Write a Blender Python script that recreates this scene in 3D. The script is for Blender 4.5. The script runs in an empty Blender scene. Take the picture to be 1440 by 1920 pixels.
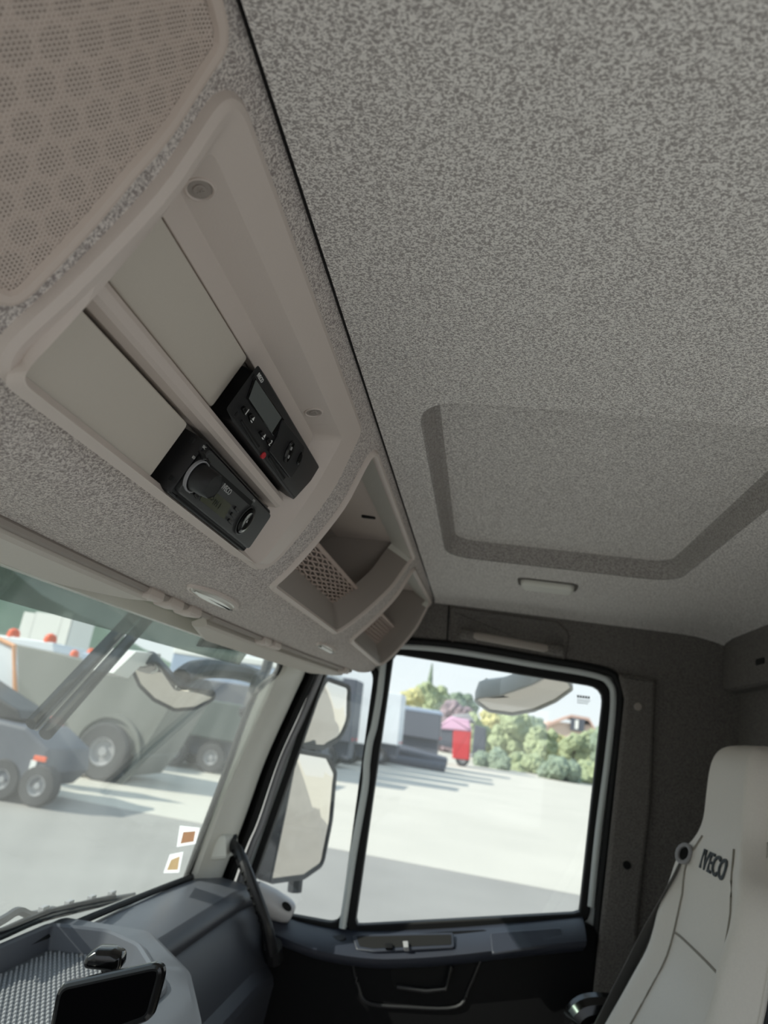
import bpy, bmesh, math, random
from mathutils import Vector, Matrix, noise
from mathutils.geometry import delaunay_2d_cdt
random.seed(7)
SC = bpy.context.scene
COL = SC.collection
V = Vector

# ------------------------------------------------------------------ camera
F = 1331.0                                   # focal length in pixels of the 1440x1920 frame
CX = V((180, 425, F)).normalized()           # cab's sideways axis seen from the lens
_b = (F * F + 180 * 700) / 425
CZ = V((700, -_b, F)).normalized()           # cab's vertical axis
CY = CZ.cross(CX)                            # cab's forward axis
ROT = Matrix((CX, CY, CZ))                   # lens -> cab
cam_d = bpy.data.cameras.new('camera')
cam = bpy.data.objects.new('camera', cam_d)
COL.objects.link(cam)
_m = Matrix((V((CX.x, -CX.y, -CX.z)), V((CY.x, -CY.y, -CY.z)), V((CZ.x, -CZ.y, -CZ.z))))
cam.matrix_world = _m.to_4x4()
cam_d.sensor_fit = 'VERTICAL'
cam_d.sensor_height = 36.0
cam_d.lens = F / 1920 * 36
cam_d.clip_start = 0.02
cam_d.clip_end = 2000
cam_d.dof.use_dof = True
cam_d.dof.focus_distance = 0.60
cam_d.dof.aperture_fstop = 8.0
SC.camera = cam

# ------------------------------------------------------------------ light
w = bpy.data.worlds.new('sky')
SC.world = w
w.use_nodes = True
nt = w.node_tree
bg = nt.nodes['Background']
tc = nt.nodes.new('ShaderNodeTexCoord')
sp = nt.nodes.new('ShaderNodeSeparateXYZ')
rp = nt.nodes.new('ShaderNodeValToRGB')
nt.links.new(tc.outputs['Generated'], sp.inputs[0])
nt.links.new(sp.outputs['Z'], rp.inputs[0])
rp.color_ramp.elements[0].position = 0.0
rp.color_ramp.elements[0].color = (0.86, 0.90, 0.92, 1)
rp.color_ramp.elements[1].position = 0.55
rp.color_ramp.elements[1].color = (0.60, 0.76, 0.95, 1)
nt.links.new(rp.outputs[0], bg.inputs[0])
bg.inputs[1].default_value = 0.84
sun_d = bpy.data.lights.new('sun', 'SUN')
sun_d.energy = 4.6
sun_d.angle = math.radians(0.6)
sun_d.color = (1.0, 0.95, 0.86)
sun = bpy.data.objects.new('sun', sun_d)
COL.objects.link(sun)
SUN_DIR = V((0.34, -0.82, -0.58)).normalized()
sun.rotation_euler = SUN_DIR.to_track_quat('-Z', 'Y').to_euler()
sun.location = (-3, 8, 9)
SC.view_settings.view_transform = 'Standard'
SC.view_settings.look = 'None'
SC.view_settings.exposure = 0.58
SC.view_settings.gamma = 1.0
SC.view_settings.use_curve_mapping = False
SC.cycles.max_bounces = 10
SC.cycles.diffuse_bounces = 6
SC.cycles.transparent_max_bounces = 24

# ------------------------------------------------------------------ measuring
def ray(px, py):
    return ROT @ V((px - 720, py - 960, F))
def at(px, py, x=None, y=None, z=None):
    d = ray(px, py)
    t = x / d.x if x is not None else y / d.y if y is not None else z / d.z
    return d * t
def hit(px, py, P, n):
    d = ray(px, py)
    return d * (P.dot(n) / d.dot(n))

# ------------------------------------------------------------------ materials
def srgb(r, g, b):
    f = lambda c: c / 12.92 if c <= 0.04045 else ((c + 0.055) / 1.055) ** 2.4
    return (f(r / 255), f(g / 255), f(b / 255), 1)
MATS = {}
def mat(name, col, rough=0.6, metal=0.0, spec=0.5, grain=0.0, gscale=200, bump=0.0, emit=None, coat=0.0):
    m = bpy.data.materials.new(name)
    m.use_nodes = True
    t = m.node_tree
    b = t.nodes['Principled BSDF']
    b.inputs['Base Color'].default_value = col
    b.inputs['Roughness'].default_value = rough
    b.inputs['Metallic'].default_value = metal
    b.inputs['Specular IOR Level'].default_value = spec
    b.inputs['Coat Weight'].default_value = coat
    if grain or bump:
        g = t.nodes.new('ShaderNodeNewGeometry')
        n = t.nodes.new('ShaderNodeTexNoise')
        n.inputs['Scale'].default_value = gscale
        n.inputs['Detail'].default_value = 3
        t.links.new(g.outputs['Position'], n.inputs['Vector'])
        if grain:
            mx = t.nodes.new('ShaderNodeMix'); mx.data_type = 'RGBA'
            mx.inputs[6].default_value = tuple(c * (1 - grain) for c in col[:3]) + (1,)
            mx.inputs[7].default_value = tuple(min(1, c * (1 + grain)) for c in col[:3]) + (1,)
            t.links.new(n.outputs['Fac'], mx.inputs[0])
            t.links.new(mx.outputs[2], b.inputs['Base Color'])
        if bump:
            bp = t.nodes.new('ShaderNodeBump')
            bp.inputs['Strength'].default_value = bump
            bp.inputs['Distance'].default_value = 0.001
            t.links.new(n.outputs['Fac'], bp.inputs['Height'])
            t.links.new(bp.outputs[0], b.inputs['Normal'])
    if emit:
        b.inputs['Emission Color'].default_value = emit[0]
        b.inputs['Emission Strength'].default_value = emit[1]
    MATS[name] = m
    return m
def fabric(name, light, dark, scale=520, lo=0.45, hi=0.54):
    """woven headliner: light thread with short dark worm-like flecks"""
    m = bpy.data.materials.new(name); m.use_nodes = True
    t = m.node_tree; b = t.nodes['Principled BSDF']
    b.inputs['Roughness'].default_value = 0.95
    b.inputs['Specular IOR Level'].default_value = 0.1
    g = t.nodes.new('ShaderNodeNewGeometry')
    n = t.nodes.new('ShaderNodeTexNoise')
    n.inputs['Scale'].default_value = scale; n.inputs['Detail'].default_value = 1.2
    n.inputs['Distortion'].default_value = 1.1
    mp = t.nodes.new('ShaderNodeMapping'); mp.inputs['Scale'].default_value = (1.15, 0.78, 1.05)
    t.links.new(g.outputs['Position'], mp.inputs[0]); t.links.new(mp.outputs[0], n.inputs['Vector'])
    r = t.nodes.new('ShaderNodeValToRGB')
    r.color_ramp.elements[0].position = lo; r.color_ramp.elements[0].color = dark
    r.color_ramp.elements[1].position = hi; r.color_ramp.elements[1].color = light
    t.links.new(n.outputs['Fac'], r.inputs[0])
    t.links.new(r.outputs[0], b.inputs['Base Color'])
    bp = t.nodes.new('ShaderNodeBump'); bp.inputs['Strength'].default_value = 0.35
    bp.inputs['Distance'].default_value = 0.0008
    t.links.new(n.outputs['Fac'], bp.inputs['Height'])
    t.links.new(bp.outputs[0], b.inputs['Normal'])
    return m
M_HEAD = fabric('headliner_fabric', srgb(240, 236, 230), srgb(166, 160, 156), 620)
M_SIDE = fabric('side_fabric', srgb(122, 118, 113), srgb(98, 94, 91), 420)
M_CONS = fabric('console_fabric', srgb(218, 210, 203), srgb(152, 143, 139), 640)
M_PLA = mat('greige_plastic', srgb(206, 194, 185), 0.5, grain=0.03, gscale=900, bump=0.12)
M_PLB = mat('blanking_plastic', srgb(198, 190, 178), 0.55, grain=0.03, gscale=900, bump=0.12)
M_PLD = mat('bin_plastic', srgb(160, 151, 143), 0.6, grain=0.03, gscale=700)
M_GRL = mat('grille_plastic', srgb(206, 191, 180), 0.6)
M_FOAM = mat('grille_backing', srgb(112, 98, 92), 0.8)
M_VIS = mat('visor_vinyl', srgb(204, 197, 187), 0.6, grain=0.04, gscale=500, bump=0.1)
M_BLK = mat('black_plastic', srgb(24, 24, 26), 0.45, grain=0.1, gscale=900, bump=0.1)
M_GLS = mat('gloss_black', srgb(12, 12, 13), 0.15)
M_DRK = mat('dark_recess', srgb(8, 8, 8), 0.9)
M_SEAM = mat('dark_seam', srgb(26, 24, 24), 0.9)
M_RAD = mat('radio_face', srgb(52, 53, 53), 0.42, grain=0.06, gscale=1500)
M_BTN = mat('button_black', srgb(18, 18, 19), 0.25)
M_WHT = mat('white_print', srgb(225, 225, 222), 0.6)
M_GRY = mat('grey_print', srgb(170, 170, 168), 0.6)
M_LCDG = mat('lcd_green', srgb(72, 74, 58), 0.2)
M_LCDD = mat('lcd_segments', srgb(40, 42, 34), 0.3)
M_LCD = mat('lcd_grey', srgb(98, 102, 100), 0.15)
M_RED = mat('red_plastic', srgb(190, 40, 50), 0.4)
M_NET = mat('net_cord', srgb(186, 168, 158), 0.8)
M_LENS = mat('lamp_lens', srgb(205, 202, 192), 0.15)
M_CREAM = mat('cream_paint', srgb(222, 220, 210), 0.35, grain=0.02, gscale=60)
M_SILV = mat('white_body_paint', srgb(205, 210, 208), 0.3)
M_RUB = mat('black_rubber', srgb(16, 16, 16), 0.6, spec=0.3)
M_DASH = mat('dash_plastic', srgb(84, 87, 94), 0.42, grain=0.08, gscale=900, bump=0.2)
M_DASD = mat('dash_dark_plastic', srgb(50, 52, 59), 0.5, grain=0.08, gscale=900, bump=0.2)
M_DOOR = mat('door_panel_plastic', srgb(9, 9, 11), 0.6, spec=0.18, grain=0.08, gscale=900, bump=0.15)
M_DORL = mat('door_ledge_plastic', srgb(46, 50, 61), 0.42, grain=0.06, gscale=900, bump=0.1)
M_LEA = mat('seat_vinyl', srgb(220, 214, 205), 0.5, grain=0.05, gscale=350, bump=0.25)
M_LEA_SHADE = mat('seat_vinyl_shaded', srgb(104, 92, 80), 0.6, grain=0.06, gscale=350, bump=0.25)  # seat vinyl darkened to stand in for shade on its sides
M_SDRK = mat('seat_dark_fabric', srgb(44, 45, 48), 0.9, grain=0.1, gscale=500)
M_STIT = mat('seat_seam', srgb(140, 134, 124), 0.8)
M_EMB = mat('embroidery', srgb(66, 72, 76), 0.8)
M_BELT = mat('belt_webbing', srgb(92, 91, 89), 0.8, grain=0.15, gscale=1200)
M_MIR = mat('mirror_glass', (0.84, 0.79, 0.71, 1), 0.03, metal=1.0)
M_HOUS = mat('mirror_housing_black', srgb(28, 29, 33), 0.5, grain=0.08, gscale=100)
M_HOUW = mat('mirror_housing_white', srgb(205, 204, 198), 0.4)
M_CUP = mat('white_plastic', srgb(205, 203, 204), 0.35)
def glass(name, tint, dust, dustcol=(0.9, 0.92, 0.9, 1), gl=0.05):
    m = bpy.data.materials.new(name); m.use_nodes = True
    t = m.node_tree
    for n in list(t.nodes):
        if n.type == 'BSDF_PRINCIPLED': t.nodes.remove(n)
    out = t.nodes['Material Output']
    tr = t.nodes.new('ShaderNodeBsdfTransparent'); tr.inputs[0].default_value = tint
    gs = t.nodes.new('ShaderNodeBsdfGlossy'); gs.inputs['Roughness'].default_value = 0.02
    tl = t.nodes.new('ShaderNodeBsdfTranslucent'); tl.inputs[0].default_value = dustcol
    m1 = t.nodes.new('ShaderNodeMixShader'); m1.inputs[0].default_value = gl
    m2 = t.nodes.new('ShaderNodeMixShader')
    g = t.nodes.new('ShaderNodeNewGeometry')
    mp = t.nodes.new('ShaderNodeMapping'); mp.inputs['Scale'].default_value = (9, 9, 3)
    nz = t.nodes.new('ShaderNodeTexNoise'); nz.inputs['Scale'].default_value = 1.0; nz.inputs['Detail'].default_value = 6
    ma = t.nodes.new('ShaderNodeMath'); ma.operation = 'MULTIPLY'; ma.inputs[1].default_value = dust * 2
    t.links.new(g.outputs['Position'], mp.inputs[0]); t.links.new(mp.outputs[0], nz.inputs['Vector'])
    t.links.new(nz.outputs['Fac'], ma.inputs[0]); t.links.new(ma.outputs[0], m2.inputs[0])
    t.links.new(tr.outputs[0], m1.inputs[1]); t.links.new(gs.outputs[0], m1.inputs[2])
    t.links.new(m1.outputs[0], m2.inputs[1]); t.links.new(tl.outputs[0], m2.inputs[2])
    t.links.new(m2.outputs[0], out.inputs[0])
    return m
M_WSG = glass('windscreen_glass', (0.90, 0.93, 0.91, 1), 0.030)
M_DGL = glass('door_glass', (0.97, 0.99, 0.98, 1), 0.02)
M_SMK = glass('smoked_acrylic', (0.32, 0.36, 0.34, 1), 0.05, (0.5, 0.52, 0.5, 1))
M_REFL = glass('dark_reflection', (0.16, 0.18, 0.20, 1), 0.03, (0.4, 0.42, 0.45, 1))  # only for the bars that stand in for a windscreen reflection
M_TRAY = mat('tray_rubber', srgb(80, 81, 84), 0.5)
M_RIB = mat('tray_rib_rubber', srgb(150, 151, 154), 0.35)
M_ASPH = mat('asphalt', srgb(143, 140, 135), 0.9, grain=0.16, gscale=0.7)
M_CONC = mat('pale_concrete', srgb(190, 185, 174), 0.9, grain=0.12, gscale=0.35)
M_TYRE = mat('tyre_rubber', srgb(58, 58, 60), 0.9)
M_HUB = mat('hub_grey', srgb(150, 150, 152), 0.5)
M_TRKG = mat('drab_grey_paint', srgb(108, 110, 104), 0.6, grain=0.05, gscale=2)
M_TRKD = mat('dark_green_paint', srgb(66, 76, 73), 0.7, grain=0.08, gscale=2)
M_TRKB = mat('blue_grey_paint', srgb(150, 164, 184), 0.5)
M_TRKW = mat('white_truck_paint', srgb(214, 218, 222), 0.5)
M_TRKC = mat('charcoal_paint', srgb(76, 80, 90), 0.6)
M_TARP = mat('white_tarpaulin', srgb(222, 222, 218), 0.7)
M_ORNG = mat('amber_lens', srgb(226, 96, 54), 0.3)
M_TRED = mat('truck_red', srgb(190, 40, 46), 0.5)
M_PINK = mat('pink_tarpaulin', srgb(214, 170, 196), 0.7)
M_LEAF = [mat('leaf_yellow', srgb(176, 172, 124), 0.9, grain=0.25, gscale=1.2),
          mat('leaf_green', srgb(146, 156, 122), 0.9, grain=0.25, gscale=1.2),
          mat('leaf_dark', srgb(122, 136, 118), 0.9, grain=0.25, gscale=1.2),
          mat('leaf_plum', srgb(134, 118, 124), 0.9, grain=0.25, gscale=1.2)]
M_TRUNK = mat('bark', srgb(90, 78, 64), 0.9)
M_HILL = mat('hillside_green', srgb(138, 152, 128), 0.95, grain=0.15, gscale=0.15)
M_WALL = mat('house_render', srgb(214, 194, 180), 0.8)
M_ROOF = mat('roof_tile', srgb(190, 160, 148), 0.8, grain=0.1, gscale=3)
M_CLAD = mat('white_cladding', srgb(224, 224, 220), 0.6)
M_STKW = glass('sticker_film', (0.9, 0.9, 0.9, 1), 0.8, (0.82, 0.82, 0.84, 1))
M_STKO = glass('sticker_print_orange', (0.62, 0.48, 0.38, 1), 0.45, (0.60, 0.42, 0.30, 1))
M_STKY = glass('sticker_print_yellow', (0.72, 0.62, 0.46, 1), 0.45, (0.70, 0.58, 0.42, 1))

# ------------------------------------------------------------------ object helpers
def link(o, parent=None):
    COL.objects.link(o)
    if parent: o.parent = parent
    return o
WPOS = {}
def wpos(o):
    p = V((0, 0, 0))
    while o is not None:
        p = p + V(o.location); o = o.parent
    return p
def tag(o, label=None, cat=None, group=None, kind=None):
    if label: o['label'] = label
    if cat: o['category'] = cat
    if group: o['group'] = group
    if kind: o['kind'] = kind
    return o
def thing(name, label, cat, loc, group=None, kind=None):
    o = bpy.data.objects.new(name, None)
    o.empty_display_size = 0.02
    link(o); o.location = V(loc)
    return tag(o, label, cat, group, kind)
class MB:
    def __init__(s): s.v = []; s.f = []
    def add(s, vs, fs):
        n = len(s.v); s.v += [V(p) for p in vs]; s.f += [tuple(i + n for i in f) for f in fs]
        return s
    def build(s, name, m, parent=None, smooth=True, angle=0.35, recalc=True, loc=None):
        if parent is not None: off = wpos(parent)
        elif loc is not None: off = V(loc)
        else:
            off = V((sum(p.x for p in s.v) / len(s.v), sum(p.y for p in s.v) / len(s.v), min(p.z for p in s.v)))
        me = bpy.data.meshes.new(name)
        me.from_pydata([p - off for p in s.v], [], s.f)
        bm = bmesh.new(); bm.from_mesh(me)
        bmesh.ops.remove_doubles(bm, verts=bm.verts, dist=1e-6)
        if recalc: bmesh.ops.recalc_face_normals(bm, faces=bm.faces)
        for f in bm.faces: f.smooth = smooth
        if smooth:
            for e in bm.edges:
                if len(e.link_faces) == 2 and e.calc_face_angle(0) > angle: e.smooth = False
        bm.to_mesh(me); bm.free()
        me.materials.append(m)
        o = bpy.data.objects.new(name, me)
        link(o, parent)
        if parent is None: o.location = off
        return o
def loft(loops, closed=True, cap0=False, cap1=False):
    n = len(loops[0]); vs = []; fs = []
    for L in loops: vs += list(L)
    m = n if closed else n - 1
    for k in range(len(loops) - 1):
        for i in range(m):
            j = (i + 1) % n
            fs.append((k * n + i, k * n + j, (k + 1) * n + j, (k + 1) * n + i))
    if cap0: fs.append(tuple(range(n))[::-1])
    if cap1: fs.append(tuple(range((len(loops) - 1) * n, len(loops) * n)))
    return vs, fs
def rpoly(pts, r, seg=5):
    """2D polygon with rounded corners; r one radius or a list"""
    n = len(pts); out = []
    P = [V((p[0], p[1])) for p in pts]
    for i in range(n):
        ri = r[i] if isinstance(r, (list, tuple)) else r
        a, b, c = P[i - 1], P[i], P[(i + 1) % n]
        u = (a - b); w2 = (c - b); lu, lw = u.length, w2.length
        u /= lu; w2 /= lw
        if ri <= 0:
            out += [b] * (seg + 1); continue
        ang = u.angle(w2)
        d = min(ri / max(math.tan(ang / 2), 1e-3), lu * 0.49, lw * 0.49)
        p0, p1 = b + u * d, b + w2 * d
        for k in range(seg + 1):
            t = k / seg
            out.append(p0 * (1 - t) ** 2 + b * 2 * t * (1 - t) + p1 * t * t)
    return out
def rpolyn(pts, r, seg=5, ns=10):
    base = rpoly(pts, r, seg); n = len(pts); out = []
    for i in range(n):
        c = base[i * (seg + 1):(i + 1) * (seg + 1)]; nx = base[((i + 1) % n) * (seg + 1)]
        out += c
        out += [c[-1].lerp(nx, k / (ns + 1)) for k in range(1, ns + 1)]
    return out
def inset(loop, d):
    n = len(loop); area = sum(loop[i].x * loop[(i + 1) % n].y - loop[(i + 1) % n].x * loop[i].y for i in range(n))
    s = 1 if area > 0 else -1
    out = []
    for i in range(n):
        k = 1
        a = loop[i - 1]
        while (loop[i] - a).length < 1e-7 and k < n: k += 1; a = loop[i - k]
        k = 1
        c = loop[(i + 1) % n]
        while (c - loop[i]).length < 1e-7 and k < n: k += 1; c = loop[(i + k) % n]
        b = loop[i]
        e1 = (b - a).normalized(); e2 = (c - b).normalized()
        n1 = V((-e1.y, e1.x)); n2 = V((-e2.y, e2.x))
        m = n1 + n2
        if m.length < 1e-6: m = n1.copy()
        m.normalize()
        out.append(b + m * (s * d / max(m.dot(n1), 0.35)))
    return out
def resamp(loop, N):
    L = list(loop) + [loop[0]]
    d = [0]
    for i in range(len(L) - 1): d.append(d[-1] + (L[i + 1] - L[i]).length)
    out = []; k = 0
    for i in range(N):
        t = d[-1] * i / N
        while d[k + 1] < t: k += 1
        s = (t - d[k]) / max(d[k + 1] - d[k], 1e-9)
        out.append(L[k].lerp(L[k + 1], s))
    return out
def dens(loop, step):
    """insert points so no edge is longer than step"""
    out = []
    n = len(loop)
    for i in range(n):
        a, b = loop[i], loop[(i + 1) % n]
        k = max(1, int((b - a).length / step))
        for j in range(k): out.append(a.lerp(b, j / k))
    return out
def inside(p, L):
    c = False; n = len(L); j = n - 1
    for i in range(n):
        if (L[i].y > p.y) != (L[j].y > p.y) and p.x < (L[j].x - L[i].x) * (p.y - L[i].y) / (L[j].y - L[i].y) + L[i].x: c = not c
        j = i
    return c
def patch(outer, holes, step, fn):
    """triangulated sheet with holes in 2D, mapped to 3D by fn"""
    vs = []; es = []
    for L in [outer] + holes:
        L = dens([p for i, p in enumerate(L) if (p - L[i - 1]).length > 1e-6], step)
        n0 = len(vs); vs += [V((p[0], p[1])) for p in L]
        es += [(n0 + i, n0 + (i + 1) % len(L)) for i in range(len(L))]
    x0 = min(p.x for p in outer); x1 = max(p.x for p in outer); y0 = min(p.y for p in outer); y1 = max(p.y for p in outer)
    nx = int((x1 - x0) / step) + 1; ny = int((y1 - y0) / step) + 1
    for i in range(1, nx):
        for j in range(1, ny):
            p = V((x0 + (x1 - x0) * i / nx, y0 + (y1 - y0) * j / ny))
            if inside(p, outer) and not any(inside(p, h) for h in holes): vs.append(p)
    r = delaunay_2d_cdt(vs, es, [], 0, 1e-7)
    pv, pf = r[0], r[2]
    fs = []
    for f in pf:
        c = sum((pv[i] for i in f), V((0, 0))) / len(f)
        if inside(c, outer) and not any(inside(c, h) for h in holes): fs.append(tuple(f))
    return [fn(p.x, p.y) for p in pv], fs
class Frame:
    def __init__(s, o, a, b, c): s.o, s.a, s.b, s.c = V(o), V(a), V(b), V(c)
    def __call__(s, a, b, c=0.0): return s.o + s.a * a + s.b * b + s.c * c
WORLD = Frame((0, 0, 0), (1, 0, 0), (0, 1, 0), (0, 0, 1))
YZ = Frame((0, 0, 0), (0, 1, 0), (0, 0, 1), (1, 0, 0))       # 2D = (y, z), depth = x
XZ = Frame((0, 0, 0), (1, 0, 0), (0, 0, 1), (0, 1, 0))       # 2D = (x, z), depth = y
def prism(mb, loop, c0, c1, fr=WORLD, bev=0.0):
    """solid from a 2D loop between depths c0 and c1 with an eased edge at c1 and c0"""
    loop = [V((p[0], p[1])) for p in loop]
    s = 1 if c1 > c0 else -1
    if bev > 0:
        i1 = inset(loop, bev * 0.3); i2 = inset(loop, bev)
        stack = [(i2, c0), (i1, c0 + s * bev * 0.3), (loop, c0 + s * bev), (loop, c1 - s * bev), (i1, c1 - s * bev * 0.3), (i2, c1)]
    else: stack = [(loop, c0), (loop, c1)]
    vs, fs = loft([[fr(p.x, p.y, c) for p in L] for L, c in stack], True, True, True)
    return mb.add(vs, fs)
def rect(x0, x1, y0, y1): return [V((x0, y0)), V((x1, y0)), V((x1, y1)), V((x0, y1))]
def rrect(x0, x1, y0, y1, r, seg=4): return rpoly(rect(x0, x1, y0, y1), r, seg)
def ell(cx, cy, rx, ry, n=28, rot=0.0):
    return [V((cx + rx * math.cos(t) * math.cos(rot) - ry * math.sin(t) * math.sin(rot), cy + rx * math.cos(t) * math.sin(rot) + ry * math.sin(t) * math.cos(rot))) for t in [2 * math.pi * i / n for i in range(n)]]
def box(mb, x0, x1, y0, y1, z0, z1, bev=0.0, fr=WORLD):
    return prism(mb, rect(x0, x1, y0, y1), z0, z1, fr, bev)
def tube(mb, pts, r, n=10, cap=True, flat=1.0, up=None):
    pts = [V(p) for p in pts]; loops = []
    for i, p in enumerate(pts):
        t = (pts[min(i + 1, len(pts) - 1)] - pts[max(i - 1, 0)]).normalized()
        u = V(up) if up else (V((0, 0, 1)) if abs(t.z) < 0.9 else V((1, 0, 0)))
        a = t.cross(u).normalized(); b = a.cross(t)
        ri = r[i] if isinstance(r, (list, tuple)) else r
        loops.append([p + a * (ri * math.cos(2 * math.pi * k / n)) + b * (ri * flat * math.sin(2 * math.pi * k / n)) for k in range(n)])
    vs, fs = loft(loops, True, cap, cap)
    return mb.add(vs, fs)
def spline(pts, n=8):
    P = [V(p) for p in pts]; out = []
    for i in range(len(P) - 1):
        p0, p1, p2, p3 = P[max(i - 1, 0)], P[i], P[i + 1], P[min(i + 2, len(P) - 1)]
        for k in range(n):
            t = k / n
            out.append(0.5 * ((2 * p1) + (p2 - p0) * t + (2 * p0 - 5 * p1 + 4 * p2 - p3) * t * t + (3 * p1 - p0 - 3 * p2 + p3) * t ** 3))
    out.append(P[-1]); return out
def sphere(mb, c, r, nu=10, nv=6, sc=(1, 1, 1), fr=None):
    c = V(c); vs = []; fs = []
    for j in range(nv + 1):
        th = math.pi * j / nv
        for i in range(nu):
            ph = 2 * math.pi * i / nu
            q = V((r * sc[0] * math.sin(th) * math.cos(ph), r * sc[1] * math.sin(th) * math.sin(ph), r * sc[2] * math.cos(th)))
            vs.append(c + (fr.a * q.x + fr.b * q.y + fr.c * q.z if fr else q))
    for j in range(nv):
        for i in range(nu):
            k = (i + 1) % nu
            fs.append((j * nu + i, (j + 1) * nu + i, (j + 1) * nu + k, j * nu + k))
    return mb.add(vs, fs)
def text(body, size, P, xd, yd, m, parent, name='lettering', ext=0.0003, bold=0.0, align='CENTER', sx=1.0):
    cu = bpy.data.curves.new(name, 'FONT')
    cu.body = body; cu.size = 1.0; cu.extrude = ext / size; cu.offset = bold / size
    cu.align_x = align; cu.align_y = 'CENTER'; cu.resolution_u = 3
    o = bpy.data.objects.new('tmp_text', cu); COL.objects.link(o)
    dg = bpy.context.evaluated_depsgraph_get(); dg.update()
    me = bpy.data.meshes.new_from_object(o.evaluated_get(dg))
    bpy.data.objects.remove(o)
    xd = V(xd).normalized(); yd = V(yd); yd = (yd - xd * yd.dot(xd)).normalized(); nd = xd.cross(yd)
    off = wpos(parent)
    for v in me.vertices: v.co = V(P) - off + (xd * (v.co.x * sx) + yd * v.co.y + nd * v.co.z) * size
    me.materials.clear(); me.materials.append(m); me.name = name
    return link(bpy.data.objects.new(name, me), parent)
from mathutils.bvhtree import BVHTree
def surf(o, px, py):
    """where the line of sight through a pixel meets a built mesh (world position and normal)"""
    off = wpos(o); bm = bmesh.new(); bm.from_mesh(o.data); t = BVHTree.FromBMesh(bm); bm.free()
    d = ray(px, py).normalized()
    p, n, i, ds = t.ray_cast(-off, d)
    if n.dot(d) > 0: n = -n
    return p + off, n

# ================================================================== ceiling
ZC = 0.312
hatch = rpoly([(0.640, 0.098), (1.285, 0.098), (1.285, -0.31), (0.640, -0.31)], 0.06, 7)
def cz(x, y):                                                       # the headliner turns down towards the side and the rear
    z = ZC
    if x > 1.70: z -= 0.02 * ((x - 1.70) / 0.09) ** 2
    if y < -0.44: z -= 0.02 * ((-0.44 - y) / 0.12) ** 2
    return V((x, y, z))
mb = MB(); mb.add(*patch(rect(-0.55, 1.79, -0.56, 0.1462), [hatch], 0.045, cz))
ceil = mb.build('ceiling', M_HEAD)
tag(ceil, 'grey flecked fabric headliner over the whole cab with a recessed hatch', 'ceiling', kind='structure')
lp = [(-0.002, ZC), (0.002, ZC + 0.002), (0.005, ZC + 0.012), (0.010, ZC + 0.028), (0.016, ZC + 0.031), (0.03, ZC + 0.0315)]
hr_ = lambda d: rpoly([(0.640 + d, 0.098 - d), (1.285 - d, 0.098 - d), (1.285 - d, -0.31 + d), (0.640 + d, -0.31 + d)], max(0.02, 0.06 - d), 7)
mb = MB(); mb.add(*loft([[V((p.x, p.y, z)) for p in hr_(d)] for d, z in lp[:5]], True)); mb.build('hatch_wall_shade', fabric('headliner_fabric_shaded', srgb(176, 171, 166), srgb(142, 137, 133), 420), ceil)  # recess walls in darker headliner tones, shade put into the colour
mb = MB(); mb.add(*loft([[V((p.x, p.y, z)) for p in hr_(d)] for d, z in lp[4:]], True))
mb.add(*patch(hr_(0.03), [], 0.1, lambda x, y: V((x, y, ZC + 0.0315))))
mb.build('roof_hatch_panel', M_HEAD, ceil)
# oval pull / vent beyond the hatch
hp = thing('ceiling_latch', 'small pale rounded plastic latch on the ceiling behind the hatch edge', 'latch', (1.42, -0.10, ZC - 0.012))
mb = MB(); prism(mb, rpoly([(1.395, -0.045), (1.455, -0.052), (1.455, -0.152), (1.395, -0.150)], 0.016, 5), ZC + 0.004, ZC - 0.012, WORLD, 0.005)
mb.build('cover', M_CREAM, hp)
mb = MB(); prism(mb, rpoly([(1.388, -0.038), (1.462, -0.045), (1.462, -0.160), (1.388, -0.157)], 0.02, 5), ZC + 0.004, ZC - 0.002, WORLD, 0.001)
mb.build('bezel', M_SIDE, hp)
# dark seam strip that closes the gap in front of the headliner
mb = MB(); box(mb, -0.55, 1.79, 0.1462, 0.1500, ZC + 0.004, ZC + 0.010)
tag(mb.build('trim_4', M_SEAM), 'thin dark seam between headliner and overhead console', 'trim', kind='structure')
mb = MB(); box(mb, -0.6, 2.0, -0.62, 0.50, ZC + 0.044, ZC + 0.06)
tag(mb.build('trim_5', M_SILV), 'painted roof skin of the cab above the headliner', 'roof', kind='structure')

# ================================================================== console surface
_P = spline([(0.1505, 0.316, 0), (0.1530, 0.308, 0), (0.1640, 0.294, 0), (0.1740, 0.270, 0), (0.1860, 0.240, 0), (0.2040, 0.210, 0), (0.2310, 0.172, 0), (0.2610, 0.139, 0),
             (0.2980, 0.121, 0), (0.3450, 0.114, 0), (0.4000, 0.112, 0)], 12)
_U = [0.0]
for i in range(len(_P) - 1): _U.append(_U[-1] + (_P[i + 1] - _P[i]).length)
UMAX = _U[-1]
def prof(u):
    u = min(max(u, 0.0), UMAX)
    lo, hi = 0, len(_U) - 1
    while hi - lo > 1:
        m = (lo + hi) // 2
        if _U[m] <= u: lo = m
        else: hi = m
    t = (u - _U[lo]) / (_U[hi] - _U[lo])
    p = _P[lo].lerp(_P[hi], t)
    a = prof_t(max(u - 0.006, 0)); b = prof_t(min(u + 0.006, UMAX))
    tg = (b - a).normalized()
    return p.x, p.y, tg.y, -tg.x                                    # y, z, normal y, normal z
def prof_t(u):
    lo, hi = 0, len(_U) - 1
    while hi - lo > 1:
        m = (lo + hi) // 2
        if _U[m] <= u: lo = m
        else: hi = m
    return _P[lo].lerp(_P[hi], (u - _U[lo]) / (_U[hi] - _U[lo]))
UB = 0.225
def bow(x, u): return -0.075 * ((x - 0.8) / 0.92) ** 2 * min(max((u - UB) / (UMAX - UB), 0), 1)
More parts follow.
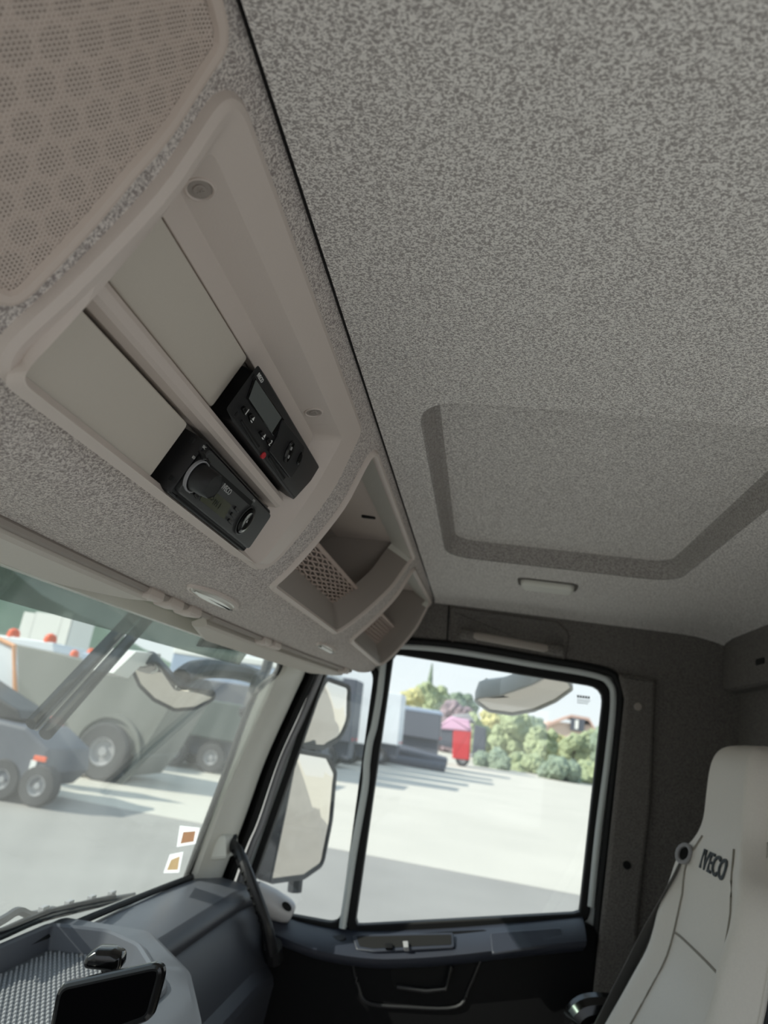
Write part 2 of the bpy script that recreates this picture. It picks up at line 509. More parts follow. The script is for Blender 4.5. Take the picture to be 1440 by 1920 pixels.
def S(x, u, n=0.0):
    y, z, ny, nz = prof(u)
    return V((x, y + bow(x, u) + ny * n, z + nz * n))
def con(px, py, n=0.0):
    d = ray(px, py); x = 0.8; u = 0.1
    for _ in range(4):
        lo, hi = 0.0, UMAX
        for _ in range(26):
            u = (lo + hi) / 2
            p = S(x, u, n)
            if p.y * d.z < d.y * p.z: lo = u
            else: hi = u
        p = S(x, u, n); x = d.x * (p.z / d.z)
    return V((x, u))
def cons(pts, n=0.0): return [con(a, b, n) for a, b in pts]
console = thing('overhead_console', 'greige flecked overhead console across the windscreen header with bays and nets', 'console', (0.8, 0.26, 0.112))
X0, X1 = -0.40, 1.785
u_t, u_b = con(668, 800).y, con(490, 1070).y
bez = rpolyn([con(436, 138), con(677, 800), con(486, 1074), V((0.276, con(486, 1074).y))], [0.022, 0.02, 0.03, 0.03], 7)
bin1 = rpolyn(cons([(704, 838), (779, 1044), (624, 1187), (499, 1098)]), [0.014, 0.016, 0.022, 0.022], 6)
bin2 = rpolyn(cons([(776, 1062), (810, 1128), (708, 1249), (650, 1199)]), [0.018, 0.022, 0.035, 0.03], 6)
grl = dens(rpoly([V((-0.30, con(424, 45).y))] + cons([(413, -5), (424, 40), (424, 80), (413, 106), (390, 138), (325, 240), (250, 330), (180, 415), (112, 490), (12, 592)]) + [V((-0.30, con(12, 592).y))],
    [0.03, 0.01, 0.02, 0.01, 0.01, 0.03, 0.03, 0.03, 0.03, 0.03, 0.02, 0.03], 8), 0.012)
mb = MB(); mb.add(*patch(rect(X0, X1, 0.0, UMAX), [bez, bin1, bin2, grl], 0.024, S))
shell = mb.build('fabric_shell', M_CONS, console, angle=1.2)
# lower lip turned up and forward, and the two ends
mb = MB()
xs = [X0 + (X1 - X0) * i / 40 for i in range(41)]
mb.add(*loft([[S(x, UMAX, 0) + V((0, dy, dz)) for x in xs] for dy, dz in ((0, 0), (0.004, 0.002), (0.005, 0.007), (0.004, 0.03))], False))
for x in (X1,):
    L = [S(x, UMAX * i / 30) for i in range(31)]
    mb.add(*loft([L, [p + V((0.012, 0.012, 0.012)) for p in L]], False))
mb.build('edge_lip', M_CONS, console)

# --- radio bay bezel -------------------------------------------------------
PO = V((0.0, 0.252, 0.141)); PW = V((0, -0.403, 0.915)).normalized(); PN = V((0, PW.y * 0 - 1 * PW.z, PW.y)).normalized()
PAN = Frame(PO, (1, 0, 0), PW, PN)
def pan(px, py, n=0.0):
    p = hit(px, py, PO + PN * n, PN) - PO
    return V((p.x, p.dot(PW)))
def pans(pts, n=0.0): return [pan(a, b, n) for a, b in pts]
a_, b_, c_, d_, e_ = pan(346, 372), pan(562, 772), pan(578, 842), pan(446, 1032), pan(30, 704)
XR = 0.655; VT = (a_.y + b_.y) / 2; VB = -0.006
inner = rpolyn([V((0.292, VT)), V((XR - 0.005, VT)), V((XR, VB)), V((0.292, VB))], [0.006, 0.012, 0.008, 0.008], 7)
o1 = [S(p.x, p.y, -0.003) for p in inset(bez, -0.002)]
o2 = [S(p.x, p.y, 0.005) for p in inset(bez, 0.0015)]
o3 = [S(p.x, p.y, 0.0075) for p in inset(bez, 0.006)]
o4 = [S(p.x, p.y, 0.0065) for p in inset(bez, 0.011)]
i0 = [PAN(p.x, p.y, 0.0) for p in inner]
i1 = [PAN(p.x, p.y, 0.002) for p in inset(inner, -0.002)]
m1 = []
for k in range(len(o4)):
    a, b = o4[k], i0[k]
    m1.append(a.lerp(b, 0.52) + PN * 0.0085)
mb = MB(); mb.add(*loft([o1, o2, o3, o4, [a.lerp(b, 0.1) for a, b in zip(o4, m1)], m1, [a.lerp(b, 0.12) for a, b in zip(m1, i0)], i1, i0], True))
bezel = mb.build('radio_bay_bezel', M_PLA, console, angle=0.28)
# back plate with pockets
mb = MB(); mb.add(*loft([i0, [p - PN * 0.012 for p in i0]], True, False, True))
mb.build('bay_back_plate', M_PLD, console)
def ppr(mb, loop, n0, n1, bev=0.0): return prism(mb, loop, n0, n1, PAN, bev)
V1 = pan(352, 796).y                                               # top of the lower bay
V2a, V2b = pan(406, 778).y, pan(463, 672).y                          # upper bay
XB = pan(352, 796).x; XB2 = pan(463, 672).x
VT2 = V2b + 0.0015
# flat ledge above the upper bay, with the rail between
mb = MB(); ppr(mb, rect(0.292, XR, VT2, VT + 0.001), -0.010, 0.0, 0.001); mb.build('upper_ledge', M_PLA, bezel)
mb = MB()
ra, rb = V1 + 0.003, V2a - 0.002
sec = [(ra, -0.01), (ra, 0.001), (ra + 0.003, 0.009), (ra + 0.006, 0.0115), (rb - 0.005, 0.0115), (rb - 0.001, 0.008), (rb, 0.0), (rb, -0.01)]
mb.add(*loft([[PAN(x, v, n) for v, n in sec] for x in (0.288, 0.64, 0.650)], True, True, True))
mb.build('divider_rail', M_PLA, bezel)
for nm, v0, v1, x1 in (('blank_cover', VB + 0.006, V1, XB), ('blank_cover', V2a, V2b, XB2)):
    mb = MB(); ppr(mb, rrect(0.288, x1 - 0.0015, v0, v1, 0.004), -0.009, 0.0015, 0.0012)
    bc = mb.build(nm, M_PLB, bezel)
    # raised end rib, darker joint comes from the gap round the cover
for px, py in ((375, 355), (588, 773)):
    q, qn = surf(bezel, px, py)
    qa = (V((1, 0, 0)) - qn * qn.x).normalized(); sf = Frame(q, qa, qn.cross(qa), qn)
    r0 = 0.0082
    mb = MB()
    mb.add(*loft([[sf(p.x, p.y, n) for p in ell(0, 0, r, r, 24)] for r, n in ((r0 * 1.12, -0.002), (r0 * 1.08, 0.0008), (r0 * 0.95, 0.0012), (r0 * 0.85, 0.0003), (r0 * 0.8, 0.0003))], True))
    sk = mb.build('screw_well', M_PLA, bezel)
    mb = MB(); prism(mb, ell(0, 0, r0 * 0.86, r0 * 0.86, 20), -0.001, 0.0003, sf); mb.build('well_floor', M_PLD, bezel)
    mb = MB(); prism(mb, ell(0, 0, r0 * 0.5, r0 * 0.5, 16), 0.0, 0.0012, sf, 0.0005)
    for k in range(3):
        t = k * math.pi / 3
        prism(mb, [V((a * math.cos(t) - b * math.sin(t), a * math.sin(t) + b * math.cos(t))) for a, b in ((-.0024, -.0004), (.0024, -.0004), (.0024, .0004), (-.0024, .0004))], 0.001, 0.0015, sf)
    mb.build('screw_head', M_PLD, bezel)

# --- speaker grille --------------------------------------------------------
def srim(L, stack): return [[S(p.x, p.y, n) for p in inset(L, d)] for d, n in stack]
mb = MB(); mb.add(*loft(srim(grl, [(-0.002, -0.003), (0, 0.001), (0.001, 0.0035), (0.003, 0.0042), (0.0062, 0.0036), (0.0078, 0.001)]), True))
gr = mb.build('grille_frame', M_GRL, console)
gin = inset(grl, 0.0072)
PITCH = 0.0022; rh = 0.00072
mb = MB()
gx0, gx1 = -0.12, max(p.x for p in gin); gy0, gy1 = min(p.y for p in gin), max(p.y for p in gin)
vs = mb.v; fs = mb.f
rowh = PITCH * 0.866
nrow = int((gy1 - gy0) / rowh) + 1
for j in range(nrow):
    v = gy0 + j * rowh
    i = 0
    x = gx0 + (PITCH / 2 if j % 2 else 0)
    while x < gx1:
        if inside(V((x, v)), gin):
            n0 = len(vs)
            R = PITCH / math.sqrt(3)
            for k in range(6):
                t = math.pi / 6 + k * math.pi / 3
                vs.append(S(x + R * math.cos(t), v + R * math.sin(t), 0.001))
            for k in range(6):
                t = math.pi / 6 + k * math.pi / 3
                vs.append(S(x + rh * math.cos(t), v + rh * math.sin(t), 0.001))
            for k in range(6):
                vs.append(vs[n0 + 6 + k] + V((0, 0.0010, 0.0006)))
            for k in range(6):
                q = (k + 1) % 6
                fs.append((n0 + k, n0 + q, n0 + 6 + q, n0 + 6 + k))
                fs.append((n0 + 6 + k, n0 + 6 + q, n0 + 12 + q, n0 + 12 + k))
        x += PITCH
g = mb.build('perforated_sheet', M_GRL, gr, smooth=False, recalc=False)
g['kind'] = 'stuff'
# honeycomb rib plate behind the sheet: cells open to a dark box
mb = MB(); vs = mb.v; fs = mb.f
HC = 0.0168; j = 0; v = gy0 - 0.01
while v < gy1 + 0.01:
    x = -0.13 + (HC / 2 if j % 2 else 0)
    while x < gx1 + 0.01:
        if inside(V((x, v)), gin):
            R = HC / math.sqrt(3); n0 = len(vs); r2 = R * 0.80
            f = min(max((x + 0.02) / 0.24, 0), 1)                   # cells close up towards the passenger side
            f2 = min(max((v - gy0) / 0.16, 0), 1)
            r2 = R * (0.90 - 0.16 * max(f * 0.9, f2 * 0.8))
            for rr, nn in ((R, 0.0004), (r2, 0.0004), (r2, -0.008)):
                for k in range(6):
                    t = math.pi / 6 + k * math.pi / 3
                    vs.append(S(x + rr * math.cos(t), v + rr * math.sin(t), nn))
            for k in range(6):
                q = (k + 1) % 6
                fs.append((n0 + k, n0 + q, n0 + 6 + q, n0 + 6 + k)); fs.append((n0 + 6 + k, n0 + 6 + q, n0 + 12 + q, n0 + 12 + k))
        x += HC
    v += HC * 0.866; j += 1
hc = mb.build('honeycomb_backing', M_GRL, gr, smooth=False, recalc=False); hc['kind'] = 'stuff'
mb = MB(); mb.add(*patch(inset(grl, 0.008), [], 0.02, lambda x, u: S(x, u, -0.0085))); mb.build('grille_back', M_FOAM, gr)

# --- storage bins ----------------------------------------------------------
def make_bin(L, netq, cells, seam):
    mb = MB()
    umx = max(p.y for p in L); umn = min(p.y for p in L)
    xmn = min(p.x for p in L); xmx = max(p.x for p in L)
    def blend(d, n, low=0.0):
        out = []
        for p, q in zip(L, inset(L, d)):
            f = max(0, (p.y - umn) / (umx - umn) - 0.55) / 0.45
            out.append(S(q.x, q.y - low * f, n))
        return out
    rim = [blend(-0.002, -0.003), blend(0, 0.001), blend(0.001, 0.004), blend(0.004, 0.0055), blend(0.0075, 0.004), blend(0.009, 0.0)]
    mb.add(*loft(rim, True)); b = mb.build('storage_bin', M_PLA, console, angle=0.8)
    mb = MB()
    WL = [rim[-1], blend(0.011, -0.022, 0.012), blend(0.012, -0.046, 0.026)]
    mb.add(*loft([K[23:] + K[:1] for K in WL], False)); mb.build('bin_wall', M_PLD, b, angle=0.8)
    mb = MB(); mb.add(*loft([K[:24] for K in WL], False)); mb.build('bin_lit_upper_wall', M_CREAM, b, angle=0.8)  # paler than the other walls, light falling on it put into the colour
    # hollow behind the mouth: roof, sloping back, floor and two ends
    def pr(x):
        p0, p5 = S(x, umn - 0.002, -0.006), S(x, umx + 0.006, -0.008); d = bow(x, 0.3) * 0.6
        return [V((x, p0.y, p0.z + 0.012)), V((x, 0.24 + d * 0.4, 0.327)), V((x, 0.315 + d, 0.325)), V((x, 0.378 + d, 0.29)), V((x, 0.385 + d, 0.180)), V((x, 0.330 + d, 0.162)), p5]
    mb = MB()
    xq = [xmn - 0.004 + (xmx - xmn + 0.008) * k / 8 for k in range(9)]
    mb.add(*loft([pr(x)[:3] for x in xq], False)); mb.build('bin_lit_roof', M_PLA, b, angle=0.3)  # roof also paler than the back, as if lit from below
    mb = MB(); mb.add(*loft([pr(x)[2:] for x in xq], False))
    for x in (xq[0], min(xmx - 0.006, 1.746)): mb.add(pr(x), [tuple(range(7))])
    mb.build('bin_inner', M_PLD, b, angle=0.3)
    # net: a rounded frame bar on top and crossing cords hanging from it
    N = [con(px, py, -0.040) for px, py in netq]                     # top-near, top-far, bottom-far, bottom-near
    W = [S(p.x, p.y, -0.040) for p in N]
    def q(s, t): return W[0].lerp(W[1], s).lerp(W[3].lerp(W[2], s), t)
    nb = MB()
    tube(nb, [q(s / 6, 0) for s in range(7)], 0.0035, 8)
    for a, c in ((0, 3), (1, 2), (3, 2)): tube(nb, [W[a], W[c]], 0.0022, 6)
    net = nb.build('net_frame', M_NET, b)
    nb = MB(); nx, ny = cells
    for dirn in (1, -1):
        for k in range(-ny, nx + ny + 1):
            seg = []
            for j in range(0, 2 * ny + 1):
                s = (k + dirn * j * 0.5 + (0 if dirn == 1 else ny * 0)) / nx
                t = j / (2 * ny)
                if 0 <= s <= 1: seg.append(q(s, t) + V((0, 0.0016 * dirn * (1 if j % 2 else -1), 0)))
            if len(seg) > 1: tube(nb, seg, 0.0014, 5)
    nt_ = nb.build('net_cords', M_NET, b); nt_['kind'] = 'stuff'
    if seam:
        n_ = V((0, 0.035, 0.063)).normalized(); P_ = V((0, 0.3135, 0.3235))
        sb = MB(); tube(sb, [hit(px, py, P_, n_) for px, py in seam], 0.0022, 6)
        sb.build('back_seam', M_PLA, b)
        for px, py in ((691, 970), (722, 1027)):
            c = hit(px, py, V((0, 0, 0.3245)), V((0, 0, 1))); sb = MB()
            prism(sb, rrect(c.x - .005, c.x + .005, c.y - .012, c.y + .012, .004), 0.3235, 0.330)
            sb.build('slot', M_DRK, b)
    return b
make_bin(bin1, [(587, 1012), (674, 1110), (618, 1150), (524, 1080)], (9, 8), [(650, 930), (708, 1034)])
make_bin(bin2, [(710, 1146), (741, 1178), (702, 1209), (670, 1188)], (9, 8), None)
# --- reading lamps in the underside
for (px, py), rx, ru in (((402, 1119), 0.074, 0.018), ((612, 1213), 0.065, 0.012)):
    c = con(px, py)
    mb = MB(); L = ell(c.x, c.y, rx, ru, 32)
    mb.add(*loft([[S(p.x, p.y, n) for p in inset(L, d)] for d, n in ((-0.001, -0.003), (0.0005, 0.003), (0.003, 0.004), (0.005, 0.003))], True))
    rl = mb.build('lamp_ring', M_PLA, console)
    mb = MB(); mb.add(*loft([[S(p.x, p.y, n) for p in inset(L, d)] for d, n in ((0.004, 0.002), (0.006, 0.0045), (0.010, 0.006))], True, False, True)); mb.build('lamp_lens', M_LENS, rl)

# ================================================================== radio and tachograph (in the bay)
def pw(q, n): return PAN(q.x, q.y, n)
def feature(parent, name, pts, n0, n1, m, r=0.001, bev=0.0004):
    mb = MB(); prism(mb, rpoly(pans(pts, n1), r, 4), n0, n1, PAN, bev); return mb.build(name, m, parent)
def plabel(parent, body, px, py, size, n, m=M_GRY, name='lettering', rot=0.0, sx=1.0, bold=0.0):
    q = pan(px, py, n)
    return text(body, size, PAN(q.x, q.y, n), PAN.a * math.cos(rot) + PAN.b * math.sin(rot), PAN.b * math.cos(rot) - PAN.a * math.sin(rot), m, parent, name, 0.0002, bold, sx=sx)
def tri(cx, cy, s): return [V((cx - s, cy - s * 0.6)), V((cx + s, cy - s * 0.6)), V((cx, cy + s))]
XL, XF = pan(290, 908).x, pan(441, 1018).x
radio = thing('car_radio', 'black car radio with round volume knob and green display in lower overhead bay', 'radio', PAN((XL + XF) / 2, 0.0, 0.0))
RN = 0.014
r0, r1 = VB + 0.005, V1 - 0.001
mb = MB()
A = [V((XL, r0)), V((XF - 0.001, r0)), V((XF - 0.001, r1)), V((XL, r1))]
fl, fr_ = pan(326, 915, RN).x, XF - 0.003
B = [V((fl, r0 + 0.002)), V((fr_, r0 + 0.002)), V((fr_, r1 - 0.002)), V((fl, r1 - 0.002))]
LA, LB, LM = rpoly(A, 0.003, 4), rpoly(B, 0.003, 4), rpoly([a.lerp(b, 0.35) for a, b in zip(A, B)], 0.003, 4)
mb.add(*loft([[PAN(p.x, p.y, -0.01) for p in LA], [PAN(p.x, p.y, 0.002) for p in LA], [PAN(p.x, p.y, RN * 0.9) for p in LM], [PAN(p.x, p.y, RN) for p in LB], [PAN(p.x, p.y, RN - 0.001) for p in inset(LB, 0.001)]], True, True, True))
mb.build('surround', M_BLK, radio, angle=0.5)
fp = rpoly([V((fl + 0.002, r0 + 0.005)), V((fr_ - 0.002, r0 + 0.005)), V((fr_ - 0.002, r1 - 0.004)), V((fl + 0.004, r1 - 0.004))], 0.005, 4)
mb = MB(); prism(mb, fp, RN - 0.003, RN + 0.004, PAN, 0.0015)
face = mb.build('fascia', M_RAD, radio); FN = RN + 0.0042
mb = MB(); q = pan(368, 893, FN)
mb.add(*loft([[PAN(p.x, p.y, n) for p in ell(q.x, q.y, r, r, 36)] for r, n in ((0.0132, FN - 0.001), (0.0132, FN + 0.0012), (0.0122, FN + 0.0016), (0.0118, FN))], True))
mb.build('knob_ring', M_HUB, radio)
mb = MB()
mb.add(*loft([[PAN(p.x, p.y, n) for p in ell(q.x, q.y, r, r, 36)] for r, n in ((0.0112, FN - 0.001), (0.0108, FN + 0.010), (0.0100, FN + 0.016), (0.0094, FN + 0.0172), (0.0092, FN + 0.0168))], True, True, True))
kn = mb.build('volume_knob', M_BLK, radio)
feature(radio, 'display', [(389, 910), (434, 947), (420, 974), (375, 938)], FN - 0.001, FN + 0.0003, M_LCDG, 0.0012, 0.0001)
disp = [(386, 925, '107.5'), (398, 941, 'FM 1')]
for px, py, tx in disp: plabel(radio, tx, px + 9, py + 5, 0.0072, FN + 0.0005, M_LCDD, 'display_digits')
feature(radio, 'disc_slot', [(393, 869), (474, 941), (470, 949), (389, 877)], FN - 0.002, FN + 0.0002, M_DRK, 0.0006, 0)
for i, pts in enumerate(([(374, 846), (384, 848), (390, 862), (380, 862)], [(386, 864), (392, 860), (396, 868), (391, 872)],
                         [(440, 955), (444, 950), (451, 957), (447, 962)], [(433, 966), (437, 961), (444, 968), (440, 973)], [(428, 977), (432, 973), (439, 980), (435, 985)],
                         [(364, 927), (370, 923), (375, 932), (371, 938)], [(376, 917), (380, 914), (384, 920), (380, 923)], [(386, 902), (389, 899), (393, 905), (389, 908)])):
    feature(radio, 'button', pts, FN - 0.001, FN + 0.0014, M_BTN, 0.0012, 0.0005)
mb = MB(); q = pan(461, 977, FN)
q.x -= 0.003
mb.add(*loft([[PAN(p.x, p.y, n) for p in ell(q.x, q.y, r, r * 1.1, 36)] for r, n in ((0.0132, FN - 0.001), (0.0132, FN + 0.0012), (0.0122, FN + 0.0014), (0.0118, FN))], True)); mb.build('pad_ring', M_RAD, radio)
mb = MB()
mb.add(*loft([[PAN(p.x, p.y, n) for p in ell(q.x, q.y, r, r * 1.1, 36)] for r, n in ((0.0114, FN - 0.001), (0.011, FN + 0.002), (0.008, FN + 0.0028), (0.0045, FN + 0.0022))], True, False, True)); mb.build('control_pad', M_GLS, radio)
mb = MB(); prism(mb, tri(q.x, q.y, 0.0018), FN + 0.0018, FN + 0.0026, PAN); mb.build('pad_mark', M_GRY, radio)
plabel(radio, 'IVECO', 425, 918, 0.0072, FN + 0.0002, M_GRY, bold=0.0001, sx=0.9)
for px, py, tx, sz in ((383, 839, 'SRC', 0.003), (363, 858, 'I/O', 0.003), (399, 888, 'CD', 0.003), (476, 939, 'MP3', 0.003), (355, 922, 'SEL', 0.0026)):
    plabel(radio, tx, px, py, sz, FN + 0.0002, M_GRY)
for px, py in ((364, 828), (325, 899)):
    q = pan(px, py, RN + 0.001); mb = MB(); prism(mb, rrect(q.x - .0012, q.x + .0012, q.y - .002, q.y + .002, .001), RN - 0.002, RN + 0.0006, PAN); mb.build('removal_hole', M_DRK, radio)
mb = MB(); prism(mb, rect(fl + 0.01, fr_ - 0.002, r0 + 0.0015, r0 + 0.0032), RN - 0.002, RN + 0.0006, PAN); mb.build('lower_slit', M_DRK, radio)

TXL, TXF = pan(407, 787).x, pan(532, 920).x
tacho = thing('tachograph', 'black tachograph with grey screen, two card slots and red dot in upper overhead bay', 'tachograph', PAN((TXL + TXF) / 2, V2a, 0.0))
TN = 0.016
t0, t1 = V2a + 0.001, V2b - 0.001
A = [V((TXL, t0)), V((TXF, t0)), V((TXF + 0.012, t1 - 0.012)), V((TXF + 0.010, t1)), V((TXL, t1))]
fl2 = pan(479, 690, TN).x
B = [V((fl2, t0 + 0.002)), V((TXF - 0.003, t0 + 0.002)), V((TXF + 0.008, t1 - 0.012)), V((TXF + 0.006, t1 - 0.002)), V((fl2, t1 - 0.002))]
LA, LB, LM = rpoly(A, 0.003, 4), rpoly(B, 0.003, 4), rpoly([a.lerp(b, 0.3) for a, b in zip(A, B)], 0.003, 4)
mb = MB(); mb.add(*loft([[PAN(p.x, p.y, -0.01) for p in LA], [PAN(p.x, p.y, 0.001) for p in LA], [PAN(p.x, p.y, TN * 0.92) for p in LM], [PAN(p.x, p.y, TN) for p in LB]], True, True, True))
mb.build('casing', M_BLK, tacho, angle=0.5)
TF = TN + 0.0004
feature(tacho, 'screen_frame', [(478, 706), (534, 787), (513, 818), (463, 748)], TN - 0.002, TF + 0.0006, M_GLS, 0.0015, 0.0004)
feature(tacho, 'screen', [(480, 712), (528, 783), (510, 812), (467, 748)], TN - 0.001, TF + 0.0009, M_LCD, 0.0008, 0.0001)
feature(tacho, 'printer_cover', [(531, 785), (572, 838), (566, 868), (545, 898), (505, 846), (520, 822)], TN - 0.002, TF + 0.0022, M_BLK, 0.003, 0.0008)
for pts in ([(455, 768), (462, 763), (468, 773), (462, 781)], [(468, 780), (475, 776), (480, 786), (473, 795)], [(488, 813), (494, 809), (501, 818), (496, 825)], [(501, 826), (507, 822), (513, 831), (507, 838)]):
    feature(tacho, 'button', pts, TN - 0.001, TF + 0.0022, M_BTN, 0.0014, 0.0006)
plabel(tacho, '1', 463, 773, 0.0072, TF + 0.0024, M_WHT); plabel(tacho, '2', 507, 831, 0.0072, TF + 0.0024, M_WHT)
for px, py in ((474, 787), (495, 819)):
    q = pan(px, py, TF + 0.0024); mb = MB(); prism(mb, tri(q.x, q.y + 0.0008, 0.0018), TF + 0.002, TF + 0.0026, PAN)
    prism(mb, rect(q.x - .0018, q.x + .0018, q.y - .0022, q.y - .0014), TF + 0.002, TF + 0.0026, PAN); mb.build('eject_mark', M_WHT, tacho)
for pts in ([(452, 791), (456, 788), (489, 835), (484, 843)], [(504, 859), (508, 855), (537, 894), (531, 902)]):
    fs_ = feature(tacho, 'card_slot', pts, TN - 0.004, TF + 0.0008, M_BLK, 0.001, 0.0004)
    c = [((pts[0][0] + pts[3][0] * 0 + pts[1][0]) / 2, (pts[0][1] + pts[1][1]) / 2), ((pts[2][0] + pts[3][0]) / 2, (pts[2][1] + pts[3][1]) / 2)]
    feature(fs_ and tacho, 'slot_opening', [(c[0][0], c[0][1] + 1), (c[0][0] + 2, c[0][1]), (c[1][0] + 1, c[1][1] - 2), (c[1][0] - 1, c[1][1])], TF, TF + 0.0011, M_DRK, 0.0002, 0)
q = pan(494, 854, TF); mb = MB(); prism(mb, ell(q.x, q.y, 0.0038, 0.0030, 20), TN - 0.001, TF + 0.0006, PAN, 0.0003); mb.build('red_seal', M_RED, tacho)['label'] = 'round red seal'
q1, q2 = pan(547, 826, TF + 0.002), pan(534, 866, TF + 0.002); qc = (q1 + q2) / 2; ang = math.atan2(q1.y - q2.y, q1.x - q2.x); ln = (q1 - q2).length / 2
mb = MB(); mb.add(*loft([[PAN(p.x, p.y, n) for p in ell(qc.x, qc.y, a, b, 32, ang)] for a, b, n in ((ln, 0.0062, TF), (ln, 0.0060, TF + 0.003), (ln * 0.93, 0.0052, TF + 0.0042), (ln * 0.6, 0.0028, TF + 0.0036))], True, False, True)); mb.build('rocker_switch', M_GLS, tacho)
for f in (-0.42, 0.35):
    p = qc + (q1 - q2) * f * 0.5; mb = MB(); prism(mb, ell(p.x, p.y, 0.0018, 0.0009, 12, ang), TF + 0.003, TF + 0.0046, PAN); mb.build('rocker_mark', M_GRY, tacho)
q = pan(561, 859, TF + 0.002); mb = MB(); mb.add(*loft([[PAN(p.x, p.y, n) for p in ell(q.x, q.y, a, b, 24, ang)] for a, b, n in ((0.0068, 0.0036, TF), (0.0066, 0.0034, TF + 0.003), (0.005, 0.0022, TF + 0.0036))], True, False, True)); mb.build('oval_button', M_GLS, tacho)
plabel(tacho, 'IVECO', 488, 709, 0.0050, TF + 0.0002, M_WHT, sx=0.85)
for px, py in ((475, 706), (443, 776)):
    q = pan(px, py, TN); mb = MB(); prism(mb, rrect(q.x - .0012, q.x + .0012, q.y - .002, q.y + .002, .001), TN - 0.002, TN + 0.0004, PAN); mb.build('removal_hole', M_DRK, tacho)

# ================================================================== windscreen, header, pillars
def wy(x, z): return 0.466 + 0.028 * (1 - ((x - 0.75) / 0.87) ** 2) + 0.25 * (0.09 - z)
xs = [-0.40 + (1.625 + 0.40) * i / 24 for i in range(25)]
win = thing('window_1', 'wide curved front windscreen with a faint dusty haze', 'windscreen', (0.75, 0.6, -0.4), kind='structure')
mb = MB()
zr = [-0.42 + 0.54 * j / 8 for j in range(9)]
front = [[V((x, wy(x, z), z)) for x in xs] for z in zr]
back = [[p + V((0, 0.006, 0)) for p in r] for r in front]
mb.add(*loft(front, False)); mb.add(*loft(back, False))
mb.build('pane', M_WSG, win)
hd = MB()
yc = lambda x: S(min(x, X1), UMAX).y
xs2 = [-0.40 + 2.19 * i / 24 for i in range(25)]
hd.add(*loft([[V((x, yc(x) + 0.003, 0.124)) for x in xs2], [V((x, wy(x, .1) - 0.004, 0.122)) for x in xs2], [V((x, wy(x, .1) - 0.002, 0.095)) for x in xs2],
              [V((x, wy(x, .1) + 0.012, 0.095)) for x in xs2], [V((x, wy(x, .1) - 0.01, 0.36)) for x in xs2]], False))
tag(hd.build('trim_2', M_CREAM), 'painted header rail above the windscreen behind the sun visors', 'trim', kind='structure')
ap = thing('trim_1', 'cream painted right windscreen pillar with a dark rubber edge', 'pillar', (1.68, 0.5, -0.42), kind='structure')
def polyl(pts, n=6): return spline(pts, n)
Ii = polyl([at(a, b, x=1.625) for a, b in ((536, 1222), (524, 1262), (482, 1306), (432, 1440), (395, 1539), (358, 1640), (330, 1715))])
Io = polyl([at(a, b, x=1.745) for a, b in ((582, 1222), (571, 1262), (548, 1313), (498, 1425), (457, 1539), (418, 1640), (388, 1715))])
def off(L, v): return [p + V(v) for p in L]
mb = MB()
mid = [a.lerp(b, 0.5) + V((-0.012, -0.010, 0)) for a, b in zip(Ii, Io)]
q1 = [a.lerp(b, 0.12) + V((-0.006, -0.006, 0)) for a, b in zip(Ii, Io)]
q3 = [a.lerp(b, 0.88) + V((-0.006, -0.006, 0)) for a, b in zip(Ii, Io)]
mb.add(*loft([off(Ii, (0.0, 0.012, 0)), Ii, q1, mid, q3, Io, off(Io, (0.012, 0.02, 0))], False)); mb.build('pillar_cover', M_CREAM, ap)
mb = MB(); tube(mb, off(Ii, (-0.004, 0.006, 0)), 0.0075, 8); mb.build('glass_seal', M_RUB, ap)
Im = polyl([at(a, b, x=1.785) for a, b in ((612, 1222), (597, 1262), (559, 1345), (522, 1428), (484, 1539), (462, 1590), (430, 1680))])
mb = MB(); mb.add(*loft([off(Io, (0.004, 0.006, 0)), [a.lerp(b, 0.5) + V((0.012, 0.012, 0)) for a, b in zip(Io, Im)], off(Im, (0.004, 0.002, 0))], False)); mb.build('door_seal', M_RUB, ap)
mb = MB(); tube(mb, [a.lerp(b, 0.55) + V((0.004, 0.0, 0)) for a, b in zip(Io, Im)], 0.010, 8); mb.build('seal_bulb', M_RUB, ap)
mb = MB(); c = at(417, 1584, x=1.70)
fb = Frame(c, (1, 0, 0), V((0, 0.97, -0.25)), V((0, 0.25, 0.97)))
box(mb, -0.045, 0.035, -0.024, 0.026, -0.026, 0.024, 0.008, fb); mb.build('handle_mount', M_CREAM, ap)

# sun visors and their hinges
def visor(name, label, x0, x1, ya, za, yb, zb, tap):
    t = thing(name, label, 'sun visor', ((x0 + x1) / 2, ya, zb), 'folded sun visors along the windscreen header')
    mb = MB(); rows = []
    n = 14
    for k in range(n + 1):
        f = k / n; x = x0 + (x1 - x0) * f
        e = min(f, 1 - f) / tap; e = min(1, e); e = e * e * (3 - 2 * e)
        b = bow(x, UMAX); top = V((x, ya + b, za)); bot = V((x, ya + (yb - ya) * (0.45 + 0.55 * e) + b, za + (zb - za) * (0.45 + 0.55 * e)))
        d = (bot - top).normalized(); nn = V((0, d.z, -d.y))
        rows.append([top + nn * 0.006, top + nn * 0.009 + d * 0.004, bot + nn * 0.007 - d * 0.006, bot + nn * 0.002, bot - nn * 0.003, top - nn * 0.006])
    mb.add(*loft(rows, True, True, True)); mb.build('visor_panel', M_VIS, t)
    return t
vl = visor('sun_visor', 'greige folded sun visor nearest the driver under the overhead console', 0.05, 0.80, 0.408, 0.107, 0.476, 0.097, 0.12)
vr = visor('sun_visor', 'smaller greige folded sun visor on the passenger side by the front pillar', 1.00, 1.72, 0.416, 0.105, 0.462, 0.088, 0.14)
